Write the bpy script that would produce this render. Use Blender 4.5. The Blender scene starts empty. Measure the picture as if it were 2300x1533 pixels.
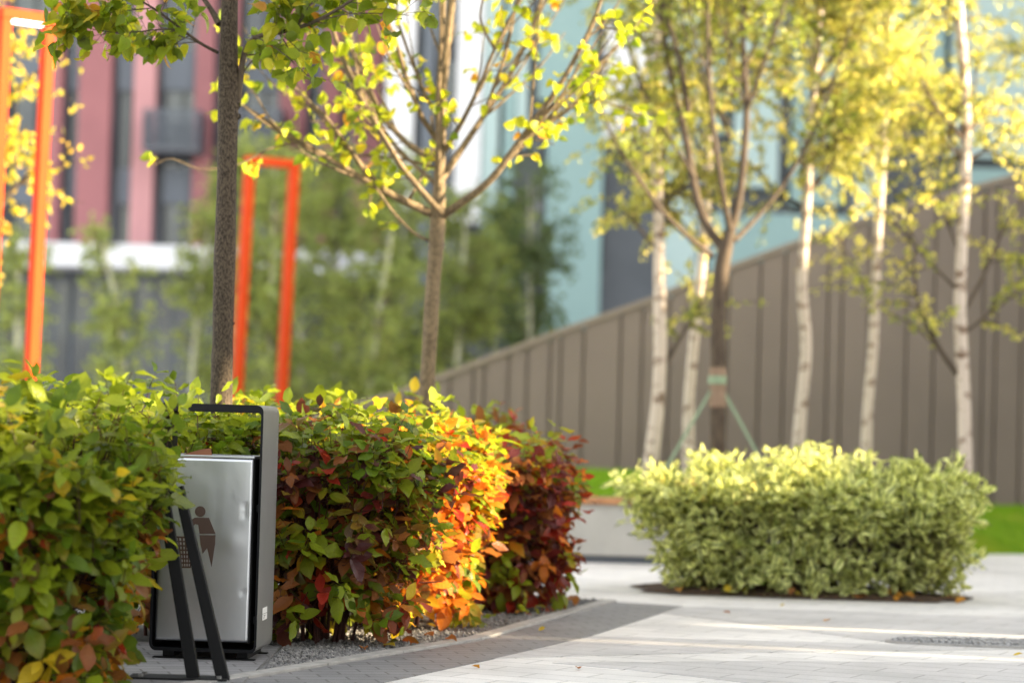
import bpy, math, random
import numpy as np
from mathutils import Vector, Matrix
from math import radians as RAD, sin, cos, tan, pi

SC = bpy.context.scene
COL = SC.collection
# ------------------------------------------------------------------ camera
CAM_H = 1.01
FPX = 5430.0
PITCH = math.atan(198.5 / FPX)
ROLL = RAD(1.6)
F_ = np.array([0, cos(PITCH), sin(PITCH)])
U0 = np.array([0, -sin(PITCH), cos(PITCH)])
R0 = np.array([1.0, 0, 0])
RV = cos(ROLL) * R0 + sin(ROLL) * U0
UV = -sin(ROLL) * R0 + cos(ROLL) * U0
camd = bpy.data.cameras.new('camera')
camd.lens = FPX / 2300 * 36
camd.sensor_width = 36
camd.clip_start = 0.1
camd.clip_end = 1000
camd.dof.use_dof = True
camd.dof.focus_distance = 10.3
camd.dof.aperture_fstop = 1.45
camd.dof.aperture_blades = 0
cam = bpy.data.objects.new('camera', camd)
COL.objects.link(cam)
M = Matrix(((RV[0], UV[0], -F_[0], 0), (RV[1], UV[1], -F_[1], 0), (RV[2], UV[2], -F_[2], CAM_H), (0, 0, 0, 1)))
cam.matrix_world = M
SC.camera = cam

def at(px, py, D):
    """the place in the plaza, D metres ahead, that the survey point of the photo stands for"""
    d = F_ + (px - 1150) / FPX * RV + (766.5 - py) / FPX * UV
    return np.array([0, 0, CAM_H]) + d * (D / d[1])

def gnd(px, py, z=0.0):
    d = F_ + (px - 1150) / FPX * RV + (766.5 - py) / FPX * UV
    return np.array([0, 0, CAM_H]) + d * ((z - CAM_H) / d[2])

# ------------------------------------------------------------------ world, sun, exposure
SUN_EL = RAD(18)
SUN_AZ = math.atan2(0.985, -0.174)          # clockwise from +Y
SUN = np.array([sin(SUN_AZ) * cos(SUN_EL), cos(SUN_AZ) * cos(SUN_EL), sin(SUN_EL)])
w = bpy.data.worlds.new("World")
SC.world = w
w.use_nodes = True
nt = w.node_tree
bg = nt.nodes['Background']
sky = nt.nodes.new('ShaderNodeTexSky')
sky.sky_type = 'NISHITA'
sky.sun_disc = False
sky.sun_elevation = SUN_EL
sky.sun_rotation = SUN_AZ
sky.dust_density = 2.0
hs = nt.nodes.new('ShaderNodeHueSaturation')
hs.inputs['Saturation'].default_value = 0.28
nt.links.new(sky.outputs[0], hs.inputs['Color'])
wm = nt.nodes.new('ShaderNodeMix')          # camera white balance set for the shade
wm.data_type = 'RGBA'; wm.blend_type = 'MULTIPLY'
wm.inputs['Factor'].default_value = 1
wm.inputs['B'].default_value = (1.035, 1.0, .95, 1)
nt.links.new(hs.outputs[0], wm.inputs['A'])
nt.links.new(wm.outputs['Result'], bg.inputs['Color'])
bg.inputs['Strength'].default_value = 0.15
sl = bpy.data.lights.new('sun', 'SUN')
sl.energy = 5.0
sl.angle = RAD(1.2)
sl.color = (1.0, 0.80, 0.52)
so = bpy.data.objects.new('sun', sl)
COL.objects.link(so)
so.rotation_euler = Vector(SUN).to_track_quat('Z', 'Y').to_euler()
SC.view_settings.view_transform = 'Standard'
SC.view_settings.look = 'None'
SC.view_settings.gamma = 1
SC.view_settings.exposure = 2.58
SC.render.engine = 'CYCLES'
SC.cycles.max_bounces = 8
SC.cycles.transmission_bounces = 6
SC.cycles.transparent_max_bounces = 8
SC.cycles.sample_clamp_indirect = 4

# ------------------------------------------------------------------ materials
def mat(name, rgb, rough=0.7, metal=0.0, spec=0.5, noise=None, bump=None, emis=None, coat=0.0):
    """noise=(scale, rgb2, amount[, detail]) ; bump=(scale, strength)"""
    m = bpy.data.materials.new(name)
    m.use_nodes = True
    n = m.node_tree.nodes
    l = m.node_tree.links
    b = n['Principled BSDF']
    b.inputs['Base Color'].default_value = (*rgb, 1)
    b.inputs['Roughness'].default_value = rough
    b.inputs['Metallic'].default_value = metal
    b.inputs['Specular IOR Level'].default_value = spec
    b.inputs['Coat Weight'].default_value = coat
    tc = n.new('ShaderNodeTexCoord')
    if noise:
        t = n.new('ShaderNodeTexNoise')
        t.inputs['Scale'].default_value = noise[0]
        t.inputs['Detail'].default_value = noise[3] if len(noise) > 3 else 6
        l.new(tc.outputs['Object'], t.inputs['Vector'])
        r = n.new('ShaderNodeMapRange')
        r.inputs['From Min'].default_value = 0.38
        r.inputs['From Max'].default_value = 0.66
        r.inputs['To Max'].default_value = noise[2]
        l.new(t.outputs['Fac'], r.inputs['Value'])
        x = n.new('ShaderNodeMix')
        x.data_type = 'RGBA'
        x.inputs['A'].default_value = (*rgb, 1)
        x.inputs['B'].default_value = (*noise[1], 1)
        l.new(r.outputs[0], x.inputs['Factor'])
        l.new(x.outputs['Result'], b.inputs['Base Color'])
    if bump:
        t = n.new('ShaderNodeTexNoise')
        t.inputs['Scale'].default_value = bump[0]
        t.inputs['Detail'].default_value = 5
        l.new(tc.outputs['Object'], t.inputs['Vector'])
        bp = n.new('ShaderNodeBump')
        bp.inputs['Strength'].default_value = bump[1]
        bp.inputs['Distance'].default_value = bump[2] if len(bump) > 2 else 0.01
        l.new(t.outputs['Fac'], bp.inputs['Height'])
        l.new(bp.outputs[0], b.inputs['Normal'])
    if emis:
        b.inputs['Emission Color'].default_value = (*emis[0], 1)
        b.inputs['Emission Strength'].default_value = emis[1]
    return m

def leaf_mat(name, trans=0.45, rough=0.4, spec=.25, vein=0.5, margin=None, spots=0.35, sat=1.0):
    """leaf surface: colour from the leaf's own pigment attribute, veins from its UV, light passing through"""
    m = bpy.data.materials.new(name)
    m.use_nodes = True
    n = m.node_tree.nodes
    l = m.node_tree.links
    b = n['Principled BSDF']
    out = n['Material Output']
    a = n.new('ShaderNodeAttribute')
    a.attribute_name = 'pigment'
    col = a.outputs['Color']
    uv = n.new('ShaderNodeUVMap')
    sp = n.new('ShaderNodeSeparateXYZ')
    l.new(uv.outputs[0], sp.inputs[0])
    def math_(op, x, y=None, z=None):
        k = n.new('ShaderNodeMath')
        k.operation = op
        for i, v in enumerate((x, y, z)):
            if v is None: continue
            if isinstance(v, (int, float)): k.inputs[i].default_value = v
            else: l.new(v, k.inputs[i])
        return k.outputs[0]
    def mix(f, A, B, mode='MIX'):
        x = n.new('ShaderNodeMix')
        x.data_type = 'RGBA'
        x.blend_type = mode
        for k, v in (('Factor', f), ('A', A), ('B', B)):
            if isinstance(v, (int, float)): x.inputs[k].default_value = v
            elif isinstance(v, tuple): x.inputs[k].default_value = (*v, 1)
            else: l.new(v, x.inputs[k])
        return x.outputs['Result']
    w_ = math_('ABSOLUTE', math_('SUBTRACT', sp.outputs[1], 0.5))
    if margin:
        wn = n.new('ShaderNodeTexNoise')
        wn.inputs['Scale'].default_value = 60
        tc0 = n.new('ShaderNodeTexCoord')
        l.new(tc0.outputs['Object'], wn.inputs['Vector'])
        mm = math_('ADD', w_, math_('MULTIPLY', math_('SUBTRACT', wn.outputs['Fac'], 0.5), 0.35))
        r = n.new('ShaderNodeMapRange')
        r.inputs['From Min'].default_value = 0.07
        r.inputs['From Max'].default_value = 0.20
        l.new(mm, r.inputs['Value'])
        col = mix(r.outputs[0], col, margin)
    # side veins, curving toward the tip
    s = math_('SUBTRACT', sp.outputs[0], math_('MULTIPLY', w_, 0.55))
    v1 = math_('POWER', math_('ABSOLUTE', math_('SINE', math_('MULTIPLY', s, 19.0))), 0.35)
    v2 = math_('MINIMUM', 1.0, math_('MULTIPLY', w_, 22.0))
    vv = math_('MULTIPLY', v1, v2)
    if vein:
        pale = mix(1.0, col, (1.25, 1.25, 1.15), 'MULTIPLY')
        col = mix(math_('MULTIPLY', math_('SUBTRACT', 1.0, vv), vein), col, pale)
    tc = n.new('ShaderNodeTexCoord')
    if spots:
        t = n.new('ShaderNodeTexNoise')
        t.inputs['Scale'].default_value = 55
        t.inputs['Detail'].default_value = 4
        l.new(tc.outputs['Object'], t.inputs['Vector'])
        r = n.new('ShaderNodeMapRange')
        r.inputs['From Min'].default_value = 0.60
        r.inputs['From Max'].default_value = 0.72
        r.inputs['To Max'].default_value = spots
        l.new(t.outputs['Fac'], r.inputs['Value'])
        col = mix(r.outputs[0], col, mix(1.0, col, (0.75, 0.35, 0.30), 'MULTIPLY'))
    geo = n.new('ShaderNodeNewGeometry')
    under = mix(0.16, col, (0.20, 0.22, 0.10))
    surf = mix(geo.outputs['Backfacing'], col, under)
    l.new(surf, b.inputs['Base Color'])
    b.inputs['Roughness'].default_value = rough
    b.inputs['Specular IOR Level'].default_value = spec
    bp = n.new('ShaderNodeBump')
    bp.inputs['Strength'].default_value = 0.5
    bp.inputs['Distance'].default_value = 0.002
    l.new(vv, bp.inputs['Height'])
    l.new(bp.outputs[0], b.inputs['Normal'])
    tr = n.new('ShaderNodeBsdfTranslucent')
    tcol = mix(1.0, col, (2.1, 2.05, 1.35), 'MULTIPLY')
    l.new(tcol, tr.inputs['Color'])
    ms = n.new('ShaderNodeMixShader')
    ms.inputs[0].default_value = trans
    l.new(b.outputs[0], ms.inputs[1])
    l.new(tr.outputs[0], ms.inputs[2])
    l.new(ms.outputs[0], out.inputs[0])
    return m

def paving_mat(name, rgb, rgb2, bw=0.45, bh=0.18, rot=0.3, mortar=0.0035):
    m = bpy.data.materials.new(name)
    m.use_nodes = True
    n = m.node_tree.nodes
    l = m.node_tree.links
    b = n['Principled BSDF']
    tc = n.new('ShaderNodeTexCoord')
    mp = n.new('ShaderNodeMapping')
    mp.inputs['Rotation'].default_value = (0, 0, rot)
    l.new(tc.outputs['Object'], mp.inputs[0])
    br = n.new('ShaderNodeTexBrick')
    br.inputs['Scale'].default_value = 1
    br.inputs['Brick Width'].default_value = bw
    br.inputs['Row Height'].default_value = bh
    br.inputs['Mortar Size'].default_value = mortar
    br.inputs['Mortar Smooth'].default_value = 0.1
    br.inputs['Color1'].default_value = (*rgb, 1)
    br.inputs['Color2'].default_value = (*rgb2, 1)
    br.inputs['Mortar'].default_value = (rgb[0] * .42, rgb[1] * .41, rgb[2] * .40, 1)
    l.new(mp.outputs[0], br.inputs['Vector'])
    t = n.new('ShaderNodeTexNoise')
    t.inputs['Scale'].default_value = 1.6
    t.inputs['Detail'].default_value = 10
    t.inputs['Roughness'].default_value = .62
    l.new(tc.outputs['Object'], t.inputs['Vector'])
    t2 = n.new('ShaderNodeTexNoise')
    t2.inputs['Scale'].default_value = 140
    t2.inputs['Detail'].default_value = 3
    l.new(tc.outputs['Object'], t2.inputs['Vector'])
    r = n.new('ShaderNodeMapRange')
    r.inputs['From Min'].default_value = .3
    r.inputs['From Max'].default_value = .7
    r.inputs['To Min'].default_value = .76
    r.inputs['To Max'].default_value = 1.10
    l.new(t.outputs['Fac'], r.inputs['Value'])
    r2 = n.new('ShaderNodeMapRange')
    r2.inputs['From Min'].default_value = .3
    r2.inputs['From Max'].default_value = .7
    r2.inputs['To Min'].default_value = .86
    r2.inputs['To Max'].default_value = 1.1
    l.new(t2.outputs['Fac'], r2.inputs['Value'])
    mu = n.new('ShaderNodeMath')
    mu.operation = 'MULTIPLY'
    l.new(r.outputs[0], mu.inputs[0])
    l.new(r2.outputs[0], mu.inputs[1])
    vm = n.new('ShaderNodeVectorMath')
    vm.operation = 'SCALE'
    l.new(br.outputs['Color'], vm.inputs[0])
    l.new(mu.outputs[0], vm.inputs['Scale'])
    l.new(vm.outputs[0], b.inputs['Base Color'])
    b.inputs['Roughness'].default_value = .62
    bp = n.new('ShaderNodeBump')
    bp.inputs['Strength'].default_value = .6
    bp.inputs['Distance'].default_value = .004
    bp.invert = True
    l.new(br.outputs['Fac'], bp.inputs['Height'])
    l.new(bp.outputs[0], b.inputs['Normal'])
    return m

def bark_mat(name, a, b_, scale=(30, 30, 6), fac=1.0, birch=False):
    m = bpy.data.materials.new(name)
    m.use_nodes = True
    n = m.node_tree.nodes
    l = m.node_tree.links
    b = n['Principled BSDF']
    tc = n.new('ShaderNodeTexCoord')
    mp = n.new('ShaderNodeMapping')
    mp.inputs['Scale'].default_value = scale
    l.new(tc.outputs['Object'], mp.inputs[0])
    t = n.new('ShaderNodeTexNoise')
    t.inputs['Scale'].default_value = 1
    t.inputs['Detail'].default_value = 8
    t.inputs['Roughness'].default_value = .7
    l.new(mp.outputs[0], t.inputs['Vector'])
    r = n.new('ShaderNodeMapRange')
    r.inputs['From Min'].default_value = .52 if birch else .44
    r.inputs['From Max'].default_value = .60 if birch else .58
    r.inputs['To Max'].default_value = fac
    l.new(t.outputs['Fac'], r.inputs['Value'])
    x = n.new('ShaderNodeMix')
    x.data_type = 'RGBA'
    x.inputs['A'].default_value = (*a, 1)
    x.inputs['B'].default_value = (*b_, 1)
    l.new(r.outputs[0], x.inputs['Factor'])
    l.new(x.outputs['Result'], b.inputs['Base Color'])
    b.inputs['Roughness'].default_value = .85 if not birch else .6
    b.inputs['Specular IOR Level'].default_value = .25
    bp = n.new('ShaderNodeBump')
    bp.inputs['Strength'].default_value = .7
    bp.inputs['Distance'].default_value = .006
    l.new(t.outputs['Fac'], bp.inputs['Height'])
    l.new(bp.outputs[0], b.inputs['Normal'])
    return m

MT = {}
MT['paving'] = paving_mat('pale_paving', (.68, .66, .63), (.60, .585, .56), rot=.45)
MT['paving_mid'] = paving_mat('grey_paving', (.50, .485, .475), (.45, .44, .43), rot=.45)
MT['paving_dark'] = paving_mat('dark_setts', (.225, .222, .225), (.18, .178, .182), bw=.2, bh=.1, rot=-.25, mortar=.005)
MT['kerb'] = mat('kerb_stone', (.33, .32, .30), .8, noise=(14, (.24, .235, .22), .8), bump=(60, .3))
MT['soil'] = mat('dark_soil', (.045, .026, .016), .95, noise=(22, (.09, .045, .02), .9), bump=(40, 1, .03))
MT['gravelbed'] = mat('gravel_bed', (.10, .10, .098), .9, noise=(90, (.2, .2, .19), .9), bump=(120, 1, .01))
MT['stone'] = mat('grey_chippings', (.11, .11, .11), .75, noise=(25, (.27, .26, .25), .9, 2))
MT['grass'] = mat('lawn_green', (.13, .25, .008), 1, spec=.1, noise=(2.5, (.24, .30, .02), .8), bump=(70, 1, .03))
MT['blade'] = mat('grass_blade', (.17, .31, .010), .8, spec=.2)
MT['steel'] = mat('brushed_steel', (.64, .66, .69), .32, 1.0, noise=(2.2, (.46, .48, .51), .55), bump=(5, .10, .02))
def streaks(m, lo, hi):
    n = m.node_tree.nodes; l = m.node_tree.links
    tc = n.new('ShaderNodeTexCoord'); mp = n.new('ShaderNodeMapping'); mp.inputs['Scale'].default_value = (45, 45, 2.2)
    t = n.new('ShaderNodeTexNoise'); t.inputs['Scale'].default_value = 1; t.inputs['Detail'].default_value = 7
    r = n.new('ShaderNodeMapRange'); r.inputs['From Min'].default_value = .35; r.inputs['From Max'].default_value = .7
    r.inputs['To Min'].default_value = lo; r.inputs['To Max'].default_value = hi
    l.new(tc.outputs['Object'], mp.inputs[0]); l.new(mp.outputs[0], t.inputs['Vector']); l.new(t.outputs['Fac'], r.inputs['Value'])
    l.new(r.outputs[0], n['Principled BSDF'].inputs['Roughness'])
streaks(MT['steel'], .33, .365)
MT['frame_grey'] = mat('satin_grey_paint', (.175, .175, .17), .45, .15, noise=(6, (.14, .14, .138), .6))
MT['edge_black'] = mat('black_edge_paint', (.004, .0045, .006), .6, spec=.2)
MT['black'] = mat('black_powder_coat', (.004, .0045, .0055), .6, spec=.22, bump=(300, .15, .001))
MT['inner'] = mat('dark_liner', (.012, .012, .012), .8, spec=.2)
MT['symbol'] = mat('brown_symbol', (.05, .026, .016), .5, noise=(20, (.055, .03, .02), .7))
MT['sticker'] = mat('white_sticker', (.75, .75, .73), .5)
MT['card'] = mat('brown_cardboard', (.40, .17, .09), .8, noise=(15, (.32, .13, .07), .7))
MT['orange'] = mat('orange_red_paint', (.52, .046, .003), .7, spec=.15, noise=(3, (.44, .037, .002), .6))
MT['beam_glow'] = mat('underside_glow', (.8, .8, .78), .5, emis=((1, .95, .85), 1.6))  # emissive white, stands in for the bright underside of a beam
MT['wood'] = mat('seat_wood', (.42, .20, .08), .6, noise=(12, (.28, .12, .05), .7))
MT['concrete'] = mat('planter_concrete', (.40, .385, .35), .85, noise=(4, (.33, .32, .29), .8), bump=(60, .2))
MT['taupe'] = mat('taupe_cladding', (.20, .157, .132), .75, noise=(.5, (.155, .122, .104), .8), bump=(200, .2))
MT['taupe_gap'] = mat('cladding_gap', (.19, .15, .126), .9)
MT['taupe_cap'] = mat('wall_coping', (.24, .19, .155), .7, noise=(3, (.22, .18, .14), .7))
MT['pink'] = mat('pink_render', (.32, .13, .14), .8, noise=(.8, (.27, .11, .12), .7))
MT['pinklight'] = mat('pale_pink_render', (.50, .255, .265), .8, noise=(.8, (.44, .22, .23), .7))
MT['spandrel'] = mat('blue_grey_panel', (.105, .125, .155), .5)
MT['glass'] = mat('dark_glazing', (.03, .04, .05), .12, 0, .8, noise=(.35, (.10, .12, .11), .9, 3))
MT['white'] = mat('white_cladding', (.72, .73, .76), .6, noise=(1, (.62, .64, .68), .6))
MT['teal'] = mat('teal_panel', (.24, .365, .365), .6, noise=(.6, (.21, .33, .335), .7))
MT['teallight'] = mat('pale_teal_panel', (.38, .50, .50), .6, noise=(.6, (.34, .46, .465), .7))
MT['slate'] = mat('slate_panel', (.06, .07, .085), .5, noise=(.6, (.09, .10, .12), .7))
MT['strap'] = mat('green_webbing', (.19, .26, .16), .7)
MT['wrap'] = mat('burlap_wrap', (.22, .15, .10), .95, bump=(90, 1))
MT['iron'] = mat('cast_iron', (.20, .20, .20), .6, .2, noise=(60, (.45, .45, .45), .9))
MT['bark_dark'] = bark_mat('lime_bark', (.085, .064, .043), (.018, .013, .009), (120, 120, 60))
MT['bark_mid'] = bark_mat('young_lime_bark', (.19, .14, .08), (.075, .055, .033), (50, 50, 30), .8)
MT['bark_grey'] = bark_mat('grey_bark', (.088, .066, .045), (.045, .032, .024), (40, 40, 10), .8)
MT['birch'] = bark_mat('birch_bark', (.50, .42, .345), (.15, .095, .06), (6, 6, 11), 1.0, True)
MT['birch_far'] = bark_mat('far_birch_bark', (.42, .42, .30), (.22, .22, .15), (4, 4, 12), .8, True)
MT['twig'] = mat('red_brown_twig', (.045, .013, .010), .6, spec=.25)
MT['twig_dark'] = mat('dark_twig', (.05, .03, .02), .7)
MT['leaf_dog'] = leaf_mat('dogwood_leaf', .36, .32, .20, .5)
MT['leaf_var'] = leaf_mat('variegated_leaf', .35, .5, .15, 0, margin=(.68, .70, .31), spots=0)
MT['leaf_lime'] = leaf_mat('lime_leaf', .5, .42, .25, .4, spots=.4)
MT['leaf_birch'] = leaf_mat('birch_leaf', .55, .26, .35, 0, spots=0)

# ------------------------------------------------------------------ object helpers
def tag(o, label=None, cat=None, group=None, kind=None):
    if label: o['label'] = label
    if cat: o['category'] = cat
    if group: o['group'] = group
    if kind: o['kind'] = kind
    return o

def thing(name, label, cat, loc=(0, 0, 0), rz=0.0, group=None):
    o = bpy.data.objects.new(name, None)
    o.empty_display_size = .2
    COL.objects.link(o)
    o.location = tuple(float(v) for v in loc)
    o.rotation_euler = (0, 0, rz)
    return tag(o, label, cat, group)

class MB:
    """collects faces of one mesh"""
    def __init__(s):
        s.v = []; s.f = []; s.m = []; s.n = 0
    def add(s, V, Fs, mi=0):
        V = np.asarray(V, float)
        s.v.append(V)
        for f in Fs:
            s.f.append(tuple(int(i) + s.n for i in f)); s.m.append(mi)
        s.n += len(V)
        return s
    def box(s, x0, x1, y0, y1, z0, z1, mi=0, Mx=None):
        V = np.array([(x, y, z) for z in (z0, z1) for y in (y0, y1) for x in (x0, x1)], float)
        if Mx is not None: V = V @ np.array(Mx).T
        return s.add(V, [(0, 2, 3, 1), (4, 5, 7, 6), (0, 1, 5, 4), (2, 6, 7, 3), (0, 4, 6, 2), (1, 3, 7, 5)], mi)
    def prism(s, pts, axis_fn, d0, d1, mi=0):
        """pts 2-D outline, axis_fn(a,b,d)->3-D"""
        k = len(pts)
        V = [axis_fn(a, b, d0) for a, b in pts] + [axis_fn(a, b, d1) for a, b in pts]
        Fs = [tuple(range(k))[::-1], tuple(range(k, 2 * k))]
        Fs += [(i, (i + 1) % k, k + (i + 1) % k, k + i) for i in range(k)]
        return s.add(V, Fs, mi)
    def tube(s, path, rad, seg=8, mi=0, caps=True):
        path = np.asarray(path, float)
        V, Fs = tubes(path[None], np.asarray(rad, float)[None], seg)
        s.add(V, Fs, mi)
        if caps:
            k = len(path)
            s.add(V[:seg], [tuple(range(seg))[::-1]], mi)
            s.add(V[(k - 1) * seg:], [tuple(range(seg))], mi)
        return s
    def bar(s, a, b, w, h, mi=0, up=(0, 0, 1)):
        a = np.array(a, float); b = np.array(b, float)
        d = (b - a) / np.linalg.norm(b - a)
        sd = np.cross(d, up); sd /= np.linalg.norm(sd)
        u = np.cross(sd, d)
        V = [p + sd * i * w / 2 + u * j * h / 2 for p in (a, b) for i, j in ((-1, -1), (1, -1), (1, 1), (-1, 1))]
        return s.add(V, [(0, 1, 2, 3), (7, 6, 5, 4), (0, 4, 5, 1), (1, 5, 6, 2), (2, 6, 7, 3), (3, 7, 4, 0)], mi)
    def build(s, name, mats, parent=None, smooth=False, bevel=0, origin=None):
        me = bpy.data.meshes.new(name)
        V = np.concatenate(s.v)
        o = bpy.data.objects.new(name, me)
        if origin is not None:
            V = V - np.array(origin)
            o.location = tuple(float(q) for q in origin)
        me.from_pydata(V.tolist(), [], s.f)
        if not isinstance(mats, (list, tuple)): mats = [mats]
        for mm in mats: me.materials.append(mm)
        if len(mats) > 1: me.polygons.foreach_set('material_index', s.m)
        if smooth: me.polygons.foreach_set('use_smooth', [True] * len(me.polygons))
        me.update()
        COL.objects.link(o)
        if parent: o.parent = parent
        if bevel:
            b = o.modifiers.new('bevel', 'BEVEL')
            b.width = bevel; b.segments = 2; b.limit_method = 'ANGLE'
        return o

def quick_mesh(name, V, Fs, material, parent=None, smooth=True, pig=None, uv=None, origin=None):
    """V (n,3), Fs (m,4) quads; pig (n,3) pigment; uv (n,2)"""
    me = bpy.data.meshes.new(name)
    V = np.asarray(V, np.float32)
    o = bpy.data.objects.new(name, me)
    if origin is not None:
        V = V - np.asarray(origin, np.float32)
        o.location = tuple(float(q) for q in origin)
    n, mcount, k = len(V), len(Fs), Fs.shape[1]
    me.vertices.add(n)
    me.vertices.foreach_set('co', V.ravel())
    me.loops.add(mcount * k)
    me.loops.foreach_set('vertex_index', Fs.astype(np.int32).ravel())
    me.polygons.add(mcount)
    me.polygons.foreach_set('loop_start', np.arange(0, mcount * k, k, dtype=np.int32))
    me.polygons.foreach_set('loop_total', np.full(mcount, k, np.int32))
    if smooth: me.polygons.foreach_set('use_smooth', np.ones(mcount, bool))
    me.update(calc_edges=True)
    if uv is not None:
        u = me.uv_layers.new(name='UVMap')
        u.data.foreach_set('uv', uv[Fs.ravel()].astype(np.float32).ravel())
    if pig is not None:
        a = me.attributes.new('pigment', 'FLOAT_COLOR', 'POINT')
        a.data.foreach_set('color', np.concatenate([pig, np.ones((n, 1))], 1).astype(np.float32).ravel())
    me.materials.append(material)
    COL.objects.link(o)
    if parent: o.parent = parent
    return o

def nrm(v):
    return v / np.maximum(np.linalg.norm(v, axis=-1, keepdims=True), 1e-9)

def tubes(P, R, seg=5):
    """P (N,K,3) centre lines, R (N,K) radii -> verts, quads"""
    N, K, _ = P.shape
    T = np.empty_like(P)
    T[:, 1:-1] = P[:, 2:] - P[:, :-2]
    T[:, 0] = P[:, 1] - P[:, 0]
    T[:, -1] = P[:, -1] - P[:, -2]
    T = nrm(T)
    ref = np.where(np.abs(T[:, :1, 2:3]) > .8, np.array([1.0, 0, 0]), np.array([0, 0, 1.0]))
    A = nrm(np.cross(T, np.broadcast_to(ref, T.shape)))
    for k in range(1, K):        # carry the frame along
        a = A[:, k - 1] - T[:, k] * np.sum(A[:, k - 1] * T[:, k], -1, keepdims=True)
        A[:, k] = nrm(a)
    B = np.cross(T, A)
    th = np.arange(seg) / seg * 2 * pi
    ring = A[:, :, None] * np.cos(th)[None, None, :, None] + B[:, :, None] * np.sin(th)[None, None, :, None]
    V = (P[:, :, None] + ring * R[:, :, None, None]).reshape(-1, 3)
    i = np.arange(N)[:, None, None] * K * seg
    k = np.arange(K - 1)[None, :, None] * seg
    s = np.arange(seg)[None, None, :]
    s2 = (s + 1) % seg
    Fs = np.stack([i + k + s, i + k + s2, i + k + seg + s2, i + k + seg + s], -1).reshape(-1, 4)
    return V, Fs

class TubeBag:
    def __init__(s): s.V = []; s.F = []; s.n = 0
    def add(s, P, R, seg=5):
        V, Fs = tubes(P, R, seg)
        s.V.append(V); s.F.append(Fs + s.n); s.n += len(V)
    def build(s, name, m, parent=None):
        return quick_mesh(name, np.concatenate(s.V), np.concatenate(s.F), m, parent)

def resample(path, rad, K):
    path = np.asarray(path, float); rad = np.asarray(rad, float)
    # Catmull-like smoothing of a hand-laid path
    d = np.r_[0, np.cumsum(np.linalg.norm(np.diff(path, axis=0), axis=1))]
    t = np.linspace(0, d[-1], K)
    out = np.stack([np.interp(t, d, path[:, i]) for i in range(3)], 1)
    r = np.interp(t, d, rad)
    for _ in range(2 if K > 5 else 1):
        out[1:-1] = .25 * out[:-2] + .5 * out[1:-1] + .25 * out[2:]
    return out, r

def grow(rng, P, R, n, t0, t1, ln, ang, grav, jit, K, rs=.55, taper=.25, lfall=.5):
    N, Kp, _ = P.shape
    idx = np.repeat(np.arange(N), n)
    m = len(idx)
    t = rng.uniform(t0, t1, m) * (Kp - 1)
    i0 = np.clip(t.astype(int), 0, Kp - 2)
    f = (t - i0)[:, None]
    pos = P[idx, i0] * (1 - f) + P[idx, i0 + 1] * f
    tan_ = nrm(P[idx, i0 + 1] - P[idx, i0])
    r = R[idx, i0] * (1 - f[:, 0]) + R[idx, i0 + 1] * f[:, 0]
    rv = nrm(rng.normal(size=(m, 3)))
    side = nrm(np.cross(tan_, rv))
    a = rng.uniform(ang[0], ang[1], m)[:, None]
    d = nrm(tan_ * np.cos(a) + side * np.sin(a))
    L = rng.uniform(ln[0], ln[1], m) * (1 - lfall * (t / (Kp - 1)))
    C = np.empty((m, K, 3)); C[:, 0] = pos
    for k in range(1, K):
        d = nrm(d + np.array([0, 0, grav / (K - 1)]) + rng.normal(size=(m, 3)) * jit)
        C[:, k] = C[:, k - 1] + d * (L / (K - 1))[:, None]
    R2 = (r * rs)[:, None] * np.linspace(1, taper, K)[None]
    return C, R2

# leaf outlines: (t along, half width, lift)
def leaf_template(kind):
    if kind == 'dog':
        t = np.array([0, .12, .30, .50, .70, .87, 1.0]); w = np.array([.02, .55, .90, 1.0, .78, .36, .015])
    elif kind == 'lime':
        t = np.array([-.06, .04, .28, .52, .74, .90, 1.0]); w = np.array([.45, .85, 1.0, .95, .66, .28, .02])
    else:  # small
        t = np.array([0, .35, .72, 1.0]); w = np.array([.03, 1.0, .72, .03])
    return t, w

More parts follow.
